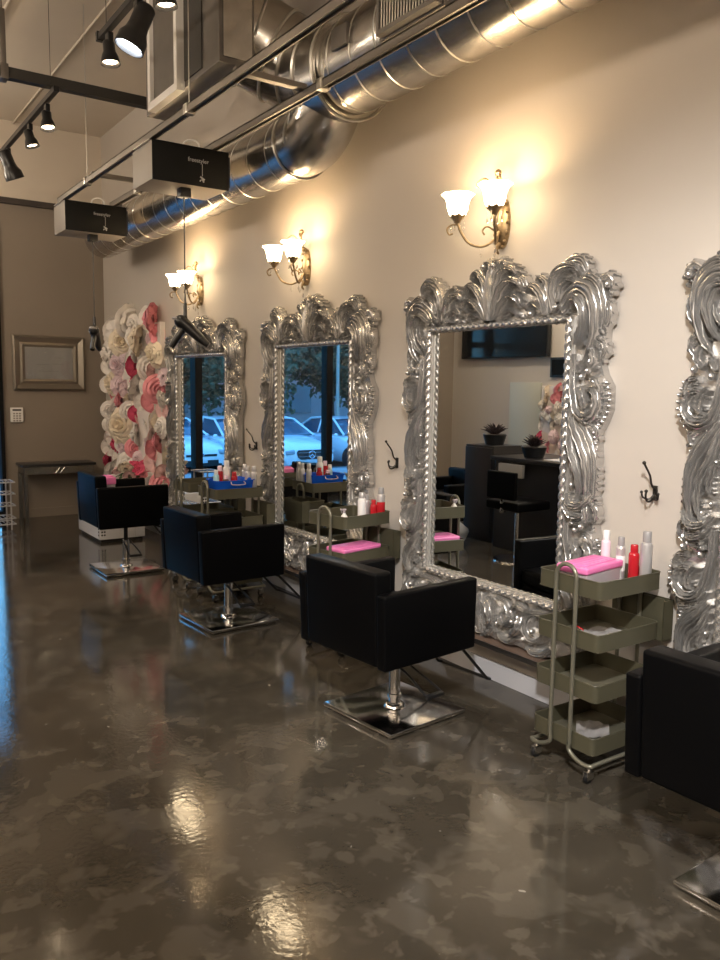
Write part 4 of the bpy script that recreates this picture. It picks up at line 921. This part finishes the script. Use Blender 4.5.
for k in range(1500):
    if len(pl2) >= 60: break
    y, z, R = fr_.uniform(-.38, .38), fr_.uniform(.52, 1.54), fr_.uniform(.07, .12)
    if all((y-a)**2+(z-c)**2 > (.55*(r+R))**2 for a, c, r in pl2):
        pl2.append((y, z, R)); rose('rose', fp2, (.055, y, z), R, fr_.choice(['white', 'cream', 'white', 'cream', 'lilac', 'pink', 'white', 'hot']), (0, PI/2+fr_.uniform(-.3, .3), fr_.uniform(0, 6)))
sp = thing('small_dark_picture', 'small dark picture above the smaller flower panel, seen in the largest visible mirror', 'picture', (LX+.001, 7.25, 1.80))
one('picture_frame', lambda b: bb(b, 0, .03, -.22, .22, -.13, .13, .004), 'tvb', sp, False); one('picture_print', lambda b: bb(b, .0301, .033, -.19, .19, -.10, .10), 'tealb' if False else 'tv', sp, False)
ro = thing('reception_counter', 'black reception counter seen in the largest visible mirror', 'counter', (0, 4.95, 0))
one('counter_body', lambda b: bb(b, -.30, .30, -1.05, .62, 0, .84, .004), 'darkwood', ro, False); one('counter_top', lambda b: bb(b, -.34, .34, -1.08, .65, .84, .875, .006), 'blackplas', ro)
mon = thing('till_screen', 'small grey till screen standing at the front of the black counter, seen in mirror', 'screen', (.405, 5.30, .70), 0)
one('screen_body', lambda b: bx(b, (-.05, 0, .06), (.04, .30, .12), .006), 'hoist', mon); one('screen_bracket', lambda b: bx(b, (-.085, 0, .05), (.036, .06, .04), .002), 'blackmet', mon)
cab = thing('tall_cabinet', 'tall black cabinet at the end of the counter, seen in the largest visible mirror', 'cabinet', (.0, 5.90, 0))
one('cabinet_body', lambda b: bb(b, -.2, .2, -.2, .2, 0, .95, .006), 'darkwood', cab); one('cabinet_door', lambda b: bb(b, .2005, .215, -.19, .19, .05, .93, .003), 'blackplas', cab)
def bush(label, loc, n, R, seedv):
    t = thing('spiky_plant', label, 'plant', loc); q = random.Random(seedv)
    one('pot', lambda b: lathe(b, [(.001, 0), (.09, .002), (.12, .10), (.11, .11), (.001, .09)], (0, 0, 0), 18), 'blackplas', t)
    def lv(b):
        for k in range(n):
            a, e = q.uniform(0, 6.28), q.uniform(.5, 1.4); L_ = R*q.uniform(.7, 1.1); dx, dy, dz = math.cos(a)*math.cos(e), math.sin(a)*math.cos(e), math.sin(e)
            tube(b, [(0, 0, .09), (dx*L_*.6, dy*L_*.6, .09+dz*L_*.6), (dx*L_*1.05, dy*L_*1.05, .09+dz*L_*.82)], lambda u: .011*(1-.8*u), 5, 7)
    MT.setdefault('darkleaf', P('dark_leaf', (.035, .02, .02), .5)); one('leaves', lv, 'darkleaf', t); return t
bush('dark spiky plant in black pot on top of the tall cabinet, seen in mirror', (0, 5.90, .95), 70, .15, 3)
bush('dark spiky plant in black pot on the reception counter, seen in mirror', (.12, 5.25, .875), 80, .15, 5)
tag(one('paper_sheet', lambda b: bx(b, (0, 0, .004), (.21, .30, .006), .001), 'whiteb', None, loc=(.15, 4.85, .8755)), 'white paper lying on the black reception counter, seen in mirror', 'paper')
sofa = thing('waiting_armchair', 'black boxy waiting armchair near the cabinet, seen at lower left of the mirror', 'armchair', (-.25, 6.85, 0), 0)
one('seat', lambda b: bb(b, -.30, .36, -.30, .30, .08, .34, .03, 3), 'leather', sofa); one('backrest', lambda b: bb(b, -.42, -.30, -.40, .40, .08, .58, .03, 3), 'leather', sofa)
for q in (-1, 1): one('armrest', lambda b: bb(b, -.30, .36, q*.35-.045, q*.35+.045, .08, .48, .02, 3), 'leather', sofa)
for x in (-.38, .32):
    for y in (-.36, .36): one('foot', lambda b: cyl(b, (x, y, 0), (x, y, .085), .02, 10), 'chrome', sofa)
bagm = one('plastic_bag', lambda b: [ball(b, (0, 0, .115), .13, (1, 1.1, .88), 14), tube(b, [(0, -.05, .22), (.02, -.02, .30), (.0, .05, .22)], .010, 6, 12)], 'bag', None, loc=(.55, 5.85, 0))
for i, v in enumerate(bagm.data.vertices): v.co += Vector((rnd.uniform(-.02, .02), rnd.uniform(-.02, .02), rnd.uniform(-.012, .012)*(v.co.z > .05)))
tag(bagm, 'crumpled translucent plastic bag on the floor by the black armchair, seen in mirror', 'bag')
st = thing('counter_stool', 'black-backed swivel chair with chrome post before the counter, seen in mirror', 'chair', (.56, 5.0, 0), 0)
one('seat', lambda b: bb(b, -.2, .2, -.2, .2, .46, .54, .02, 3), 'leather', st); one('backrest', lambda b: bb(b, .18, .22, -.17, .17, .56, .80, .012, 3), 'leather', st)
one('post', lambda b: [cyl(b, (0, 0, .03), (0, 0, .46), .022, 16), bb(b, .16, .20, -.02, .02, .44, .60, .004)], 'chrome', st); one('base', lambda b: lathe(b, [(.001, .04), (.05, .038), (.2, .012), (.205, 0), (.001, 0)], (0, 0, 0), 28), 'chrome', st)
# ================================================================= OUTSIDE THE FAR WINDOW
struct('pavement', lambda b: bb(b, -25, 14, FY+.13, 13.0, -.12, -.03), 'pave')
struct('sky_blocker', lambda b: bb(b, -6, 6, FY+.14, FY+1.9, 3.28, 3.42), 'mullion')  # added slab out of view, cuts off the high blue sky
GZ = -.88
struct('ground', lambda b: [bb(b, -60, 30, 13.0, 90, GZ-.1, GZ)], 'asphalt')
struct('retaining_kerb', lambda b: bb(b, -25, 14, 12.9, 13.05, GZ, -.03), 'pave')
def make_car(label, loc, emblem):
    c = thing('parked_car', label, 'car', loc, 0, 'pale cars parked nose to the window')
    # local: nose at y=0, rear at y=4.6, half width .88
    def body(b):
        st_ = [(0.0, .60, .30, .62, .70), (.06, .76, .24, .70, .80), (.30, .85, .20, .82, .88), (.9, .88, .19, .92, .90), (1.45, .88, .19, 1.00, .90), (2.2, .88, .19, 1.00, .90), (3.4, .88, .19, 1.02, .90), (4.2, .85, .22, 1.02, .88), (4.55, .74, .30, .95, .80), (4.6, .6, .4, .8, .7)]
        R_ = []
        for (y, w_, z0, z1, k) in st_:
            pr = [(-w_*.90, z0), (-w_, z0+.12), (-w_*1.0, (z0+z1)/2), (-w_*.97, z1-.12), (-w_*.86, z1-.03), (-w_*.5, z1+.015), (0, z1+.03)]
            pr = pr+[(-x, z) for x, z in pr[::-1][1:]]
            R_.append([b.verts.new((x, y, z)) for x, z in pr])
        for i in range(len(R_)-1):
            n = len(R_[i])
            for k in range(n): b.faces.new((R_[i][k], R_[i][(k+1) % n], R_[i+1][(k+1) % n], R_[i+1][k]))
        b.faces.new(R_[0]); b.faces.new(R_[-1][::-1])
    o = one('body_shell', body, 'carw', c)
    def cabin(b, s=1.0, only=None):
        st_ = [(1.25, .78, 1.0, .80, 1.005), (2.05, .79, 1.0, .60, 1.40), (2.7, .79, 1.0, .62, 1.45), (3.4, .78, 1.0, .58, 1.40), (4.15, .74, 1.0, .66, 1.05)]
        R_ = [[b.verts.new((x, y, z)) for x, z in ((-w0*s, z0-.02), (-w1*s, z1*1.0), (-w1*.5, z1+.03*(z1 > 1.1)), (w1*.5, z1+.03*(z1 > 1.1)), (w1*s, z1), (w0*s, z0-.02))] for y, w0, z0, w1, z1 in st_]
        for i in range(len(R_)-1):
            for k in range(6): b.faces.new((R_[i][k], R_[i][(k+1) % 6], R_[i+1][(k+1) % 6], R_[i+1][k]))
        b.faces.new(R_[0]); b.faces.new(R_[-1][::-1])
    one('glasshouse', cabin, 'carglass', c)
    def roof(b):
        for q in (-1, 1):
            tube(b, [(q*.80, 1.22, .99), (q*.62, 2.05, 1.41), (q*.635, 2.7, 1.46), (q*.60, 3.4, 1.41), (q*.70, 4.2, 1.04)], .035, 8)
            tube(b, [(q*.795, 2.7, .98), (q*.635, 2.7, 1.45)], .03, 8)
        V = [[b.verts.new((x*w_, y, z+.018*(abs(x) < .6))) for x in (-1, -.5, 0, .5, 1)] for y, w_, z in ((2.0, .62, 1.41), (2.7, .64, 1.468), (3.45, .60, 1.415))]
        for i in range(2):
            for k in range(4): b.faces.new((V[i][k], V[i][k+1], V[i+1][k+1], V[i+1][k]))
    one('roof', roof, 'carw', c)
    if emblem: 
        one('grille', lambda b: [prism(b, [(-.42, .46), (-.33, .40), (.33, .40), (.42, .46), (.46, .60), (.40, .66), (-.40, .66), (-.46, .60)], -.03, .05, 'y')], 'cardark', c, False)
        for z in (.47, .58): one('grille_bar', lambda b: bb(b, -.42, .42, -.045, -.03, z, z+.022), 'chrome', c, False)
        def star(b):
            tube(b, [(.10*math.cos(2*PI*k/28), -.055, .53+.10*math.sin(2*PI*k/28)) for k in range(28)], .010, 6, closed=True)
            for k in range(3):
                a = PI/2+2*PI*k/3; tube(b, [(0, -.055, .53), (.10*math.cos(a), -.055, .53+.10*math.sin(a))], lambda t: .014*(1-.6*t), 6)
        one('star_emblem', star, 'chrome', c)
    else:
        one('grille', lambda b: [bb(b, -.45, .45, -.02, .05, .50, .56), bb(b, -.50, .50, -.01, .06, .30, .40)], 'cardark', c, False)
        one('oval_emblem', lambda b: lathe(b, [(.001, -.03), (.06, -.03), (.07, -.02), (.001, -.018)], (0, 0, .54), 18, 'y', (1.3, .8)), 'chrome', c)
    for q in (-1, 1):
        one('headlight', lambda b: bx(b, (q*.63, .06, .60), (.26, .16, .12), .04, 3, rot=(0, q*.15, q*.45)), 'headl', c)
        one('door_mirror', lambda b: ball(b, (q*.92, 1.45, .98), .062, (1.1, .7, .75)), 'carw', c)
    one('bumper_intake', lambda b: [bb(b, -.6, .6, -.005, .08, .24, .30)], 'cardark', c, False)
    one('number_plate', lambda b: bb(b, -.16, .16, -.03, .02, .33, .40), 'plate', c, False)
    for q in (-1, 1):
        for y in (.85, 3.65):
            one('wheel', lambda b: [lathe(b, [(.20, -.10), (.30, -.10), (.32, -.08), (.32, .08), (.30, .10), (.20, .10)], (q*.80, y, .32), 24, 'x'), lathe(b, [(.001, -.06), (.2, -.08), (.2, .08), (.001, .06)], (q*.80, y, .32), 16, 'x')], 'tyre', c)
    return c
NY = 19.0
ca = make_car('white car with round three-pointed star emblem on its grille, reflected in the second mirror', (-5.7, NY, GZ), True)
cc = make_car('white car with small oval emblem, reflected left of the window bar in the farthest mirror', (-2.02, NY, GZ), False)
dup(cc, (-3.86, NY+.5, GZ), 0, 'pale car half hidden right of the window bar in the farthest mirror')
dup(cc, (-8.1, NY-1.0+.6, GZ), 0, 'pale car behind the star-emblem car, at the right of the second mirror')
def tree(label, loc, h, R, seedv):
    t = thing('tree', label, 'tree', loc, 0, 'trees beyond the parked cars'); q = random.Random(seedv)
    def trunk(b):
        tube(b, [(0, 0, 0), (.1, 0, h*.3), (-.05, .1, h*.6), (0, 0, h*.85)], lambda u: .17*(1-.7*u), 9, 14)
        for k in range(7):
            a = k*.9; z = h*(.35+.07*k); tube(b, [(0, 0, z), (math.cos(a)*R*.35, math.sin(a)*R*.35, z+.5), (math.cos(a)*R*.7, math.sin(a)*R*.7, z+.8)], lambda u: .06*(1-.7*u), 6, 8)
    one('trunk', trunk, 'bark', t)
    def crown(b):
        cl = [(q.gauss(0, R*.48), q.gauss(0, R*.42), h*.60+q.gauss(0, h*.16), q.uniform(.5, 1.1)*R*.42) for _ in range(44)]
        for (x, y, z, r) in cl:
            for _ in range(260):
                v = Vector((q.gauss(0, 1), q.gauss(0, 1), q.gauss(0, 1))).normalized()*r*q.uniform(.6, 1.08); p = Vector((x, y, z))+v
                s = q.uniform(.09, .17); u = Vector((q.gauss(0, 1), q.gauss(0, 1), q.gauss(0, 1))).normalized(); w_ = u.orthogonal().normalized()
                b.faces.new([b.verts.new(p+u*s), b.verts.new(p+w_*s*.5), b.verts.new(p-u*s), b.verts.new(p-w_*s*.5)])
    one('foliage', crown, 'foliage', t, False)
TL = ['near right of the farthest mirror view', 'between the views in the two car mirrors', 'straight behind the star-emblem car', 'at the right end of the second mirror view', 'in the sliver of the largest mirror',
      'behind the flower panel side of the car park', 'farther back left of the star-emblem car', 'farther back right of the star-emblem car', 'farthest back at the edge of the car park']
for i, (x, y, h, R) in enumerate(((-1.3, 26.0, 7.6, 2.5), (-6.5, 26.4, 7.8, 2.5), (-11.8, 26.0, 7.6, 2.5), (-17.0, 26.3, 7.8, 2.5), (-22.3, 26, 7.6, 2.5), (1.4, 32, 9, 2.6), (-4.0, 32.2, 9.2, 2.6), (-9.4, 32, 9, 2.6), (-14.8, 32.3, 9.2, 2.6))):
    tree('dark leafy tree '+TL[i], (x, y, GZ), h*.92, R, 20+i)
lp = thing('street_lamp', 'slim grey street lamp post behind the star-emblem car', 'street lamp', (-8.6, 22.2, GZ))
one('pole', lambda b: tube(b, [(0, 0, 0), (0, 0, 6.0)], lambda u: .07-.03*u, 10), 'hoist', lp); one('lamp_arm', lambda b: [tube(b, [(0, 0, 5.9), (-.4, 0, 6.1), (-.9, 0, 6.1)], .035, 8, 10), bx(b, (-1.0, 0, 6.08), (.5, .2, .09), .03)], 'hoist', lp)
bl = thing('far_building', 'low plain building with windows behind the trees across the car park', 'building', (-8, 40, GZ))
one('wall', lambda b: bb(b, -26, 26, 0, 8, 0, 3.6), 'bldg', bl, False); one('roof', lambda b: bb(b, -26.4, 26.4, -.4, 8.4, 3.6, 3.9), 'bldgroof', bl, False)
for k in range(11):
    x = -24+4.6*k
    one('window', lambda b: bb(b, x, x+1.9, -.06, .05, .9, 2.5), 'bldgwin', bl, False)
